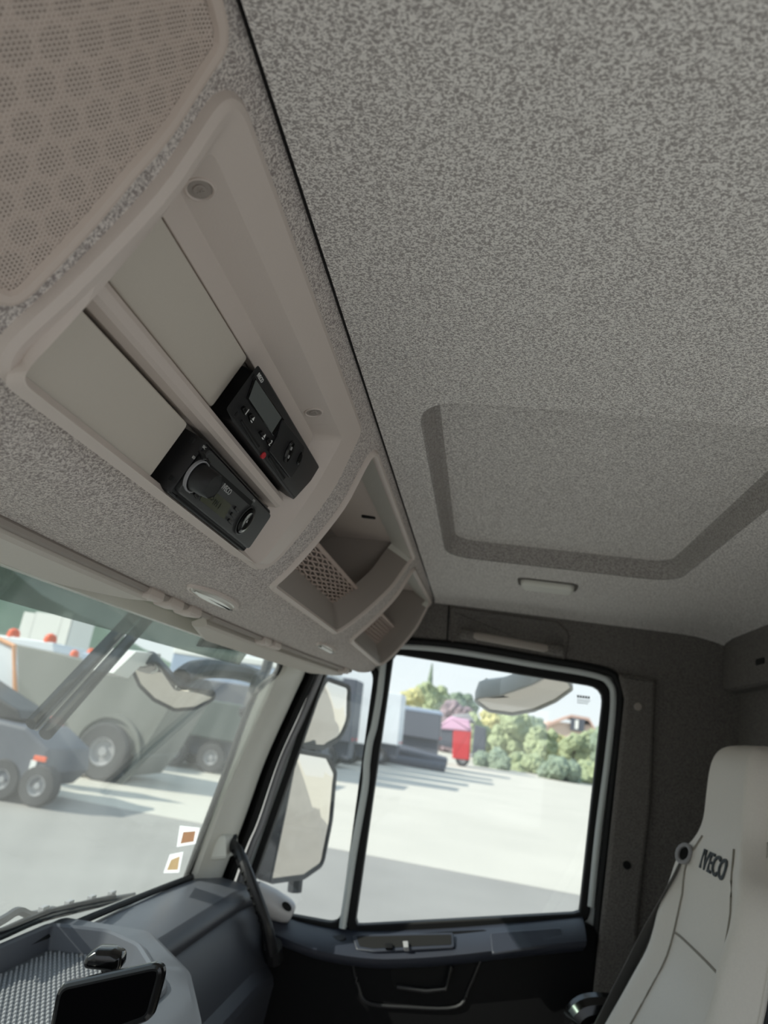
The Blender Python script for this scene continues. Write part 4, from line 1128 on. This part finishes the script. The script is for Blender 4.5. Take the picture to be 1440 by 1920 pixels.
_n = V((-0.72, 0.68, 0.10)).normalized(); _a = V((0.25, 0.35, -0.9)); _a = (_a - _n * _a.dot(_n)).normalized(); gf = Frame(gq, _a, _n.cross(_a), _n)
mb = MB(); mb.add(*loft([[gf(p.x, p.y, n) for p in ell(0, 0, a, b, 24)] for a, b, n in ((0.018, 0.013, -0.008), (0.0185, 0.0135, 0.002), (0.016, 0.0115, 0.004), (0.012, 0.0085, 0.002), (0.011, 0.008, -0.006))], True)); mb.build('ring', M_HUB, gd)
mb = MB(); prism(mb, ell(0, 0, 0.0125, 0.0095, 20), -0.008, -0.003, gf); mb.build('opening', M_DRK, gd)
bl = thing('seat_belt', 'dark grey seat belt webbing running down from the shoulder guide', 'seat belt', at(1110, 1975, x=1.56))
bp1 = spline([at(a, b, x=c) for a, b, c in ((1285, 1602, 1.438), (1283, 1618, 1.436), (1262, 1660, 1.455), (1214, 1745, 1.50), (1170, 1832, 1.53), (1128, 1915, 1.55), (1095, 1980, 1.57))], 8)
mb = MB(); rows = []
for i, p in enumerate(bp1):
    t = (bp1[min(i + 1, len(bp1) - 1)] - bp1[max(i - 1, 0)]).normalized()
    wd = t.cross(V((0.75, 0.62, 0.15))).normalized(); nn = wd.cross(t).normalized()
    w_ = 0.009 + 0.006 * min(1, i / 10)
    rows.append([p + wd * w_ + nn * .0008, p - wd * w_ + nn * .0008, p - wd * w_ - nn * .0008, p + wd * w_ - nn * .0008])
mb.add(*loft(rows, True, True, True)); mb.build('webbing', M_BELT, bl)
ar = thing('armrest_grip', 'rounded black armrest end at the foot of the rear door pillar', 'armrest', at(1110, 1920, x=1.62))
mb = MB(); tube(mb, spline([at(a, b, x=1.62) for a, b in ((1070, 1990), (1075, 1930), (1092, 1900), (1120, 1892), (1160, 1896))], 5), [0.020 + 0.008 * min(1, i / 8) for i in range(21)], 12); mb.build('grip', M_GLS, ar)
mb = MB(); box(mb, 1.06, 1.54, -0.30, 0.16, -0.98, -0.80, 0.05); mb.build('cushion', M_LEA, seat)

# ================================================================== mirrors outside
def mirror(t, outline, P, n, th, hous, r, lip=0.008, hname='housing', bulge=0.008):
    n = V(n).normalized(); u = n.cross(V((0, 0, 1))).normalized(); v = n.cross(u)
    fr = Frame(P, u, v, n)
    L = []
    for a, b in outline:
        q = hit(a, b, P, n) - P; L.append(V((q.dot(u), q.dot(v))))
    L = rpoly(L, r, 6)
    mb = MB(); O = inset(L, -lip)
    mb.add(*loft([[fr(p.x, p.y, c) for p in K] for K, c in ((inset(O, 0.03), -th), (inset(O, 0.008), -th * 0.75), (O, -th * 0.3), (O, 0.004), (inset(O, 0.002), 0.006), (L, 0.004), (L, -0.002))], True, True, False)); mb.build(hname, hous, t)
    cen = sum(L, V((0, 0))) / len(L); K = [[fr(cen.x + (p.x - cen.x) * k, cen.y + (p.y - cen.y) * k, 0.001 + bulge * (1 - k * k)) for p in L] for k in (1.0, 0.9, 0.8, 0.7, 0.6, 0.5, 0.4, 0.3, 0.2, 0.1, 0.02)]
    mb = MB(); mb.add(*loft(K, True, False, True)); mb.build('glass', M_MIR, t, angle=3)
    return fr
def mnorm(P, r): return V(r).normalized() - V(P).normalized()
m1 = thing('wide_angle_mirror', 'rounded wide-angle exterior mirror above the tall mirror by the quarter window', 'mirror', (2.15, 0.45, -0.13))
P = at(600, 1340, x=2.12)
mirror(m1, [(612, 1276), (652, 1290), (651, 1350), (636, 1382), (606, 1398), (566, 1396), (580, 1345)], P, mnorm(P, (0.75, -0.72, -0.16)), 0.10, M_HOUS, [0.02, 0.03, 0.05, 0.05, 0.03, 0.02, 0.03], 0.012, bulge=0.022)
m2 = thing('main_mirror', 'tall rectangular exterior main mirror beside the quarter window', 'mirror', (2.15, 0.45, -0.5))
P = at(570, 1530, x=2.12)
mirror(m2, [(556, 1412), (612, 1422), (626, 1450), (618, 1540), (602, 1618), (570, 1640), (508, 1648), (535, 1520)], P, mnorm(P, (0.75, -0.72, -0.17)), 0.12, M_HOUS, [0.015, 0.02, 0.02, 0.1, 0.02, 0.03, 0.01, 0.1], 0.012, bulge=0.014)
mb = MB(); tube(mb, [at(a, b, x=2.30) for a, b in ((585, 1400), (578, 1420), (552, 1672))], 0.022, 8); mb.build('stalk', M_HOUS, m2)
m3 = thing('kerb_mirror', 'white backed kerb mirror hanging above the side window', 'mirror', (2.05, -0.1, 0.08))
P = at(980, 1300, x=2.02)
mirror(m3, [(889, 1309), (940, 1303), (1000, 1282), (1030, 1266), (1062, 1276), (1070, 1290), (1040, 1312), (1000, 1330), (960, 1337), (918, 1331)], P, mnorm(P, (0.70, -0.12, -1.0)), 0.07, M_HOUW, 0.02, 0.008)
mb = MB(); tube(mb, [V((1.815, -0.10, 0.30)), V((1.95, -0.10, 0.29))] + [at(a, b, x=2.06) for a, b in ((985, 1230), (985, 1262), (975, 1285))], 0.03, 10); mb.build('bracket', M_HOUS, m3)
m4 = thing('front_mirror', 'rounded front mirror on a black arm outside the windscreen', 'mirror', (1.9, 0.85, -0.05))
P = at(330, 1290, y=0.86)
mirror(m4, [(250, 1252), (290, 1240), (310, 1262), (330, 1284), (360, 1292), (400, 1296), (398, 1310), (365, 1326), (328, 1329), (290, 1310), (264, 1284)], P, mnorm(P, (0.15, -0.35, -1.0)), 0.06, M_HOUS, 0.02, 0.008)
mb = MB(); pts = [at(a, b, y=0.86) for a, b in ((340, 1272), (360, 1258), (400, 1254), (450, 1260), (490, 1272))]
tube(mb, spline(pts, 5), 0.030, 10); mb.build('arm', M_HOUS, m4)
mb = MB(); pts = [at(a, b, y=0.80) for a, b in ((505, 1235), (492, 1275), (475, 1330), (468, 1352))]
tube(mb, spline(pts, 4), [0.02] * 4 + [0.04] * 5 + [0.05, 0.045, 0.03, 0.015], 10); mb.build('arm_base', M_HOUS, m4)
mb = MB(); c = at(262, 1252, y=0.90); fr3 = Frame(c, (1, -0.2, 0.15), (0, 1, 0), (-0.15, 0, 1))
q_ = [at(a, b, y=0.91) for a, b in ((212, 1262), (255, 1222), (302, 1226), (300, 1244), (262, 1250), (240, 1272))]
mb.add(*loft([q_, off(q_, (0.02, 0.10, 0.0))], True, True, True)); mb.build('white_cap', M_HOUW, m4, smooth=False)

# ================================================================== outside
ZG = -2.5
mb = MB(); box(mb, -250, 15.2, -250, 250, ZG - 0.3, ZG); tag(mb.build('ground', M_ASPH, smooth=False), 'worn grey asphalt apron around the parked truck', 'ground', kind='structure')
mb = MB(); box(mb, 15.2, 400, -250, 250, ZG - 0.3, ZG + 0.004); tag(mb.build('pavement', M_CONC, smooth=False), 'pale sunlit concrete yard beyond the asphalt', 'ground', kind='structure')
def wheel(parent, x, y, r, w_=0.3, axis=(1, 0, 0), hub=0.5):
    ax = V(axis); u = V((0, 0, 1)); v = ax.cross(u); fr = Frame((x, y, ZG + r), u, v, ax)
    mb = MB(); mb.add(*loft([[fr(p.x, p.y, c) for p in ell(0, 0, k, k, 24)] for k, c in ((r * hub, -w_ / 2), (r * 0.93, -w_ / 2), (r, -w_ * 0.35), (r, w_ * 0.35), (r * 0.93, w_ / 2), (r * hub, w_ / 2))], True)); wh = mb.build('tyre', M_TYRE, parent)
    mb = MB(); mb.add(*loft([[fr(p.x, p.y, c) for p in ell(0, 0, k, k, 24)] for k, c in ((r * hub, w_ * 0.45), (r * hub, -w_ * 0.46), (r * hub * 0.9, -w_ * 0.46), (r * hub * 0.8, -w_ * 0.2), (r * 0.18, -w_ * 0.2), (r * 0.15, -w_ * 0.4))], True, True, True)); mb.build('wheel_rim', M_HUB, wh)
def beacon(parent, p, r=0.12):
    mb = MB(); mb.add(*loft([[V((p.x + q.x, p.y + q.y, p.z + z)) for q in ell(0, 0, k, k, 12)] for k, z in ((r, 0), (r, r * 1.1), (r * 0.8, r * 1.7), (r * 0.3, r * 2.0))], True, True, True)); mb.build('beacon', M_ORNG, parent)
def truckbox(parent, name, pts, x0, x1, m, bev=0.04):
    mb = MB(); prism(mb, rpoly(pts, 0.08, 3), x0, x1, YZ, bev); return mb.build(name, m, parent)
# drab grey truck filling the windscreen
D = 18.6
t1_ = thing('parked_truck', 'large drab grey box truck with one round wheel seen through the windscreen', 'truck', (D + 1.2, 11, ZG), 'parked trucks in the yard')
g = lambda a, b, d=D: V((at(a, b, x=d).y, at(a, b, x=d).z))
truckbox(t1_, 'box_body', [g(338, 1300), g(262, 1420), g(100, 1385), g(60, 1330), V((16.5, -0.2)), V((16.5, 0.75)), g(100, 1222), g(250, 1262)], D + 2.4, D, M_TRKG)
truckbox(t1_, 'lower_body', [g(268, 1415), g(228, 1462), V((9.2, ZG + 0.55)), V((10.2, ZG + 0.7)), V((14.0, ZG + 0.75)), V((14.0, -0.9)), g(150, 1370)], D + 2.3, D + 0.1, M_TRKG)
c = g(192, 1418, D - 0.1)
wheel(t1_, D - 0.02, c.x, 0.72, 0.4); wheel(t1_, D + 0.1, c.x + 3.6, 0.62, 0.4)
mb = MB(); fr_w = Frame((D - 0.02, c.x, ZG + 0.72), (0, 0, 1), (0, 1, 0), (-1, 0, 0)); mb.add(*loft([[fr_w(p.x, p.y, n) for p in ell(0, 0, k, k, 28)] for k, n in ((0.98, -0.05), (0.98, 0.06), (0.86, 0.06), (0.86, -0.05))], True)); mb.build('wheel_arch', M_TRKG, t1_)
mb = MB(); A = g(95, 1412); B_ = g(152, 1432); box(mb, D - 0.06, D + 0.05, B_.x, A.x, B_.y - 0.1, A.y + 0.12, 0.02); mb.build('pale_side_bar', M_TARP, t1_)
mb = MB(); A = g(120, 1395); box(mb, D - 0.06, D + 0.05, A.x - 0.2, A.x + 0.25, A.y - 0.12, A.y + 0.12, 0.04); mb.build('pale_lamp', M_TARP, t1_)
mb = MB(); A = g(105, 1360); box(mb, D - 0.06, D + 0.05, A.x - 0.2, A.x + 0.2, A.y - 0.3, A.y + 0.2, 0.04); mb.build('red_marker', M_TRED, t1_)
for px, py in ((150, 1219), (118, 1222)):
    A = g(px, py); beacon(t1_, V((D + 0.6, A.x, A.y - 0.12)), 0.12)
mb = MB(); A = g(140, 1226); B_ = g(198, 1246); box(mb, D + 0.4, D + 1.4, B_.x, A.x, min(A.y, B_.y) - 0.15, A.y + 0.1, 0.05); mb.build('roof_light_bar', M_TRKB, t1_)
# second truck behind with pale blue cab roof
D2 = 21.5
t2_ = thing('parked_truck', 'blue-grey truck cab roof with amber beacons behind the drab truck', 'truck', (D2 + 1, 18, ZG), 'parked trucks in the yard')
g2 = lambda a, b: g(a, b, D2)
A, B_ = g2(-30, 1195), g2(100, 1232)
truckbox(t2_, 'cab', [V((B_.x, -1.9)), V((A.x, -1.9)), V((A.x, A.y - 0.1)), V((B_.x + 0.2, B_.y + 0.1))], D2 + 2.4, D2, M_TRKB)
truckbox(t2_, 'roof_cap', [V((B_.x, B_.y)), V((A.x, A.y - 0.1)), V((A.x, A.y + 0.15)), V((B_.x + 0.2, B_.y + 0.45))], D2 + 2.2, D2 + 0.1, M_TRKW)
for px, py in ((13, 1193), (83, 1203)):
    A_ = g2(px, py); beacon(t2_, V((D2 + 0.3, A_.x, A_.y - 0.1)), 0.2)
wheel(t2_, D2 + 0.3, (A.x + B_.x) / 2, 0.5)
# small dark vehicle and a framed panel at the left
D3 = 13.6
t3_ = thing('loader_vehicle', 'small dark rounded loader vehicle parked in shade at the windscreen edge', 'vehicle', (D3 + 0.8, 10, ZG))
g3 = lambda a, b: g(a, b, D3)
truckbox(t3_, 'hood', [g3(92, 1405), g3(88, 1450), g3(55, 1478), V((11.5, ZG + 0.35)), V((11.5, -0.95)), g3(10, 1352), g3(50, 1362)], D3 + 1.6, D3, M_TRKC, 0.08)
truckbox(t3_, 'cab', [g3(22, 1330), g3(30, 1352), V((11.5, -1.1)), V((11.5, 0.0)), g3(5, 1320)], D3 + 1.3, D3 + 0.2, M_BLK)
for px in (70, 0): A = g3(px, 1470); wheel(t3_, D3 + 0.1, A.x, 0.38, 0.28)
mb = MB(); A = g3(78, 1423); box(mb, D3 - 0.03, D3 + 0.1, A.x - 0.1, A.x + 0.15, A.y - 0.05, A.y + 0.05, 0.01); mb.build('amber_lamp', M_ORNG, t3_)
mb = MB(); A = g3(62, 1438); box(mb, D3 - 0.03, D3 + 0.1, A.x - 0.06, A.x + 0.06, A.y - 0.12, A.y + 0.12, 0.01); mb.build('number_plate', M_TARP, t3_)
D4 = 15.6
t4_ = thing('framed_panel', 'pale upright panel with an orange edge standing at the windscreen edge', 'panel', (D4, 10.5, ZG))
g4 = lambda a, b: g(a, b, D4)
pl = [g4(28, 1212), g4(30, 1300), g4(18, 1322), V((12.8, -0.9)), V((12.8, 0.9))]
truckbox(t4_, 'panel', pl, D4 + 0.1, D4, M_TRKW, 0.02)
mb = MB(); tube(mb, [V((D4 - 0.02, p.x, p.y)) for p in (pl[4], pl[0], pl[1], pl[2])], 0.06, 6); mb.build('orange_frame', mat('orange_paint', srgb(214, 150, 100), 0.6), t4_)
for y in (pl[2].x + 0.3, 12.0):
    mb = MB(); box(mb, D4, D4 + 0.1, y - 0.05, y + 0.05, ZG, -0.8); mb.build('leg', M_TRKC, t4_)
# row of parked trucks going away, nose towards the open yard
def rowtruck(lab, d, pxl, pxr, pyt, zb, mbody, wid=2.4, roofm=None, ln=9.0):
    ya, yb = at(pxr, 1400, x=d).y, at(pxr, 1400, x=d).y + ln
    zt = at(pxr, pyt, x=d).z
    t = thing('parked_truck', lab, 'truck', (d + wid / 2, (ya + yb) / 2, ZG), 'parked trucks in the yard')
    truckbox(t, 'body', [V((ya, zb)), V((yb, zb)), V((yb, zt)), V((ya + 0.15, zt))], d + wid, d, mbody, 0.06)
    if roofm: truckbox(t, 'roof', [V((ya - 0.05, zt - 0.1)), V((yb, zt - 0.1)), V((yb, zt + 0.25)), V((ya + 0.2, zt + 0.2))], d + wid + 0.05, d - 0.05, roofm, 0.06)
    mb = MB(); box(mb, d + 0.4, d + wid - 0.4, ya + 0.1, yb - 0.2, ZG + 0.5, zb + 0.02); mb.build('chassis', M_TRKC, t)
    for yy in (ya + 1.1, ya + 2.5, yb - 1.6):
        for xx in (d + 0.25, d + wid - 0.25): wheel(t, xx, yy, 0.5)
    for f in (0.25, 0.75):
        mb = MB(); box(mb, d + wid * f - 0.12, d + wid * f + 0.12, ya - 0.03, ya + 0.08, zb + 0.1, zb + 0.25, 0.01); mb.build('tail_lamp', M_TRED, t)
    return t
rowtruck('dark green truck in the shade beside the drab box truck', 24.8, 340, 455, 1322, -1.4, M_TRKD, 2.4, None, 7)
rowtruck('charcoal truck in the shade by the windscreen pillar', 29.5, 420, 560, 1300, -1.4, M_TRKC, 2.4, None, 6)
rowtruck('white tarpaulin covered box truck behind the front mirror', 33.0, 300, 605, 1262, -1.2, M_TRKB, 2.4, M_TARP, 8)
rowtruck('blue-grey truck seen through the quarter window beyond the mirrors', 37.5, 560, 655, 1272, -1.2, M_TRKC, 2.4, None, 8)
rowtruck('tall white truck seen through the quarter window next to the divider', 42.0, 600, 688, 1256, -1.3, M_TRKW, 2.4, None, 8)
rowtruck('white box truck at the front edge of the side window', 47.0, 700, 746, 1300, -1.2, M_TRKW, 2.4, None, 9)
rowtruck('grey box trailer parked beyond the white box truck', 54.0, 746, 822, 1338, -0.6, M_TRKC, 2.5, M_TRKB, 10)
tk = thing('chassis_trailer', 'low grey trailer chassis with rounded mudguards in front of the grey box trailer', 'trailer', (51.5, 6, ZG))
for a, b, d, r in (((742, 1405), (838, 1432), 51.8, 0.42), ((742, 1425), (835, 1440), 51.0, 0.35)):
    mb = MB(); A, B_ = at(*a, x=d), at(*b, x=d); tube(mb, [A + V((0, 1, 0)), A, A.lerp(B_, .97), B_], [r, r, r, r * 0.6], 12); mb.build('mudguard', M_TRKC, tk)
for y in (4.2, 5.6): wheel(tk, 52.2, y, 0.5)
rt = thing('red_tractor_unit', 'red vehicle under a pale pink tarpaulin parked at the end of the row', 'truck', (66, 3.5, ZG))
g5 = lambda a, b: g(a, b, 65.0)
truckbox(rt, 'cab', [g5(848, 1422), g5(880, 1426), g5(884, 1366), g5(850, 1362)], 67, 65, M_TRED, 0.1)
truckbox(rt, 'pink_tarpaulin', [g5(818, 1366), g5(884, 1372), g5(880, 1350), g5(845, 1343)], 67.2, 64.9, M_PINK, 0.15)
truckbox(rt, 'roof_cover', [g5(838, 1352), g5(892, 1356), g5(880, 1338), g5(850, 1340)], 67.0, 65.2, M_HUB, 0.15)
truckbox(rt, 'trailer', [g5(815, 1395), g5(850, 1404), g5(850, 1366), g5(815, 1362)], 67, 65.1, M_TRKC, 0.1)
A = g5(866, 1432); wheel(rt, 65.2, A.x, 0.6); wheel(rt, 65.2, A.x + 3.0, 0.6)
dv = thing('parked_van', 'dark plum van beyond the red vehicle', 'van', (78, 2, ZG))
g6 = lambda a, b: g(a, b, 78.0)
truckbox(dv, 'body', [g6(884, 1420), g6(910, 1424), g6(912, 1366), g6(890, 1358)], 80, 78, M_TRKC, 0.1); A = g6(900, 1426); wheel(dv, 78.1, A.x, 0.55)

# planting, house, hill, far building
def crown(name, parent, c, r, m, n=9, sq=0.8, lumps=None):
    mb = MB()
    for i in range(n):
        a = random.uniform(0, 6.28); k = random.uniform(0.1, 0.72) ** 0.6; hz = random.uniform(-0.78, 0.72); k *= math.sqrt(1 - hz * hz * 0.7)
        p = V(c) + V((math.cos(a) * r * k, math.sin(a) * r * k, hz * r * sq))
        rr = r * random.uniform(0.32, 0.55) * (1.15 if sq > 1 else 1)
        bm = bmesh.new(); bmesh.ops.create_icosphere(bm, subdivisions=3, radius=rr)
        for v in bm.verts:
            d = noise.noise(v.co * (2.2 / rr) + p) * 0.35 + noise.noise(v.co * (7 / rr) + p) * 0.22
            v.co = v.co * (1 + d)
        mb.add([v.co + p for v in bm.verts], [[v.index for v in f.verts] for f in bm.faces]); bm.free()
    o = mb.build(name, m, parent, smooth=False); return o
def tree(lab, px, pyt, pyb, d, wpx, mi, kind='tree'):
    top, bot = at(px, pyt, x=d), at(px, pyb, x=d)
    r = wpx / 2 * d / 1400
    t = thing(kind, lab, 'tree' if kind == 'tree' else 'bush', (d, bot.y, ZG), 'trees beyond the yard' if kind == 'tree' else 'bushes along the far edge of the yard')
    cz_ = (top.z + max(bot.z, ZG)) / 2; h = (top.z - max(bot.z, ZG)) / 2
    crown('foliage', t, (d, (top.y + bot.y) / 2, cz_), r, M_LEAF[mi], 20, h / r)
    mb = MB(); tube(mb, [V((d, bot.y, ZG)), V((d, bot.y, cz_))], [0.25, 0.15], 8); mb.build('trunk', M_TRUNK, t)
for lab, px, a, b, d, w_, mi in (
    ('yellow-green tree, leftmost in the side window', 765, 1282, 1345, 105, 52, 0),
    ('rounded green tree right of the yellow-green tree', 808, 1280, 1350, 120, 62, 1),
    ('small dark green tree behind the red vehicle', 866, 1296, 1360, 132, 46, 2),
    ('plum leaved tree behind the red vehicle', 852, 1320, 1375, 104, 60, 3)):
    tree(lab, px, a, b + 40, d, w_ * 1.1, mi)
# slim conifer
cf = thing('conifer', 'slim dark pointed conifer rising behind the green tree', 'tree', (140, at(810, 1300, x=140).y, ZG))
A = at(810, 1247, x=140); mb = MB(); L = []
for i in range(9):
    f = i / 8; z = A.z - (A.z - ZG) * f * 0.8; L.append([V((140 + q.x, A.y + q.y, z + 0.4 * (k % 2))) for k, q in enumerate(ell(0, 0, 0.1 + 1.6 * f, 0.1 + 1.6 * f, 14))])
    if i: L.append([V((140 + q.x, A.y + q.y, z + 0.9)) for q in ell(0, 0, 0.05 + 1.1 * f, 0.05 + 1.1 * f, 14)])
mb.add(*loft(L, True, True, True)); mb.build('foliage', M_LEAF[2], cf, smooth=False)
mb = MB(); tube(mb, [V((140, A.y, ZG)), V((140, A.y, A.z - 3))], 0.3, 8); mb.build('trunk', M_TRUNK, cf)
# bushes along the far edge of the yard
bs = [(895, 1330, 1412, 46, 1), (925, 1325, 1412, 56, 0), (960, 1330, 1416, 60, 1), (992, 1348, 1420, 52, 2), (1018, 1368, 1424, 48, 1), (1048, 1380, 1428, 50, 0), (1076, 1376, 1432, 48, 1), (1106, 1366, 1436, 46, 1), (1135, 1356, 1440, 54, 2)]
names = {0: 'yellowish', 1: 'fresh green', 2: 'blue-green'}
ords = ('first', 'second', 'third', 'fourth', 'fifth', 'sixth', 'seventh', 'eighth', 'ninth')
for i, (px, a, b, w_, mi) in enumerate(bs):
    tree('%s bush, %s from the vans in the hedge row beyond the yard' % (names[mi], ords[i]), px, a, b, 90 - i * 1.2 + (10 if i % 2 else 0), w_ * 1.08, mi, 'bush')
for i, px in enumerate((920, 985, 1050, 1110)):
    d = 73 - i * 1.5 + (5.5 if i % 2 else 0); A = at(px, 1420 + i * 6, x=d); hd_ = thing('low_hedge', 'low clipped hedge, %s stretch from the vans at the yard edge' % ords[i], 'hedge', (d, A.y, ZG), 'low hedges at the yard edge')
    crown('foliage', hd_, (d, A.y, (ZG + A.z) / 2 + 0.1), 1.75, M_LEAF[1 if i % 2 else 2], 16, 0.42)
house = thing('house', 'pale rendered house with a low pitched roof beyond the bushes', 'house', (140, at(1065, 1360, x=140).y, ZG))
g7 = lambda a, b: g(a, b, 140.0)
A, B_ = g7(1022, 1366), g7(1112, 1375)
truckbox(house, 'walls', [V((A.x, ZG)), V((A.x, A.y + 1.4)), V((B_.x, B_.y + 1.4)), V((B_.x, ZG))], 150, 140, M_WALL)
R1 = g7(1016, 1361), g7(1070, 1343), g7(1103, 1349), g7(1116, 1368)
mb = MB(); mb.add(*loft([[V((x, p.x, p.y + k)) for p, k in ((R1[0], 0), (R1[1], 0.3), (R1[2], 0.3), (R1[3], 0), (R1[3], -0.5), (R1[2], -0.2), (R1[1], -0.2), (R1[0], -0.5))] for x in (139, 151)], True, True, True)); mb.build('roof', M_ROOF, house, smooth=False)
A = g7(1082, 1358); mb = MB(); box(mb, 138.9, 139.9, A.x - 1.2, A.x + 1.2, A.y - 1.2, A.y + 1.0); wd_ = mb.build('window', M_TRKC, house)
mb = MB(); box(mb, 138.8, 138.95, A.x - 0.1, A.x + 0.5, A.y - 0.9, A.y + 0.7); mb.build('shutter', M_CLAD, wd_)
bd = thing('clad_building', 'white ribbed building standing behind the parked trucks', 'building', (62, at(90, 1190, x=60).y, ZG))
for k, (a, b) in enumerate(((46, 66), (68, 118), (120, 136))):
    A, B_ = g(a, 1146, 60), g(b, 1156, 60)
    mb = MB(); n = 13
    for j in range(n):
        z0 = ZG + (A.y - ZG) * (0.55 + 0.45 * j / n); z1 = ZG + (A.y - ZG) * (0.55 + 0.45 * (j + 0.8) / n); box(mb, 60, 60.2, B_.x, A.x, z0, z1)
    box(mb, 60.1, 64, B_.x, A.x, ZG, A.y - 0.1); mb.build('cladding', M_CLAD, bd, smooth=False)
mb = MB(); nx, ny = 26, 12; vs = []
for i in range(nx + 1):
    for j in range(ny + 1):
        t = i / nx; x = 60 + 190 * t; y = 95 + 60 * j / ny - 40 * t
        h = 46 * math.sin(math.pi * min(1, j / ny) / 2) * (1 - t) ** 0.6 * (1 if t < 0.9 else (1 - t) / 0.1)
        vs.append(V((x - 60 * (j / ny), y, ZG + h + 2.5 * noise.noise(V((x, y, 0)) * 0.15))))
fs = [(i * (ny + 1) + j, (i + 1) * (ny + 1) + j, (i + 1) * (ny + 1) + j + 1, i * (ny + 1) + j + 1) for i in range(nx) for j in range(ny)]
mb.add(vs, fs); tag(mb.build('hill', M_HILL), 'hazy green hillside behind the parked trucks', 'hill', kind='structure')
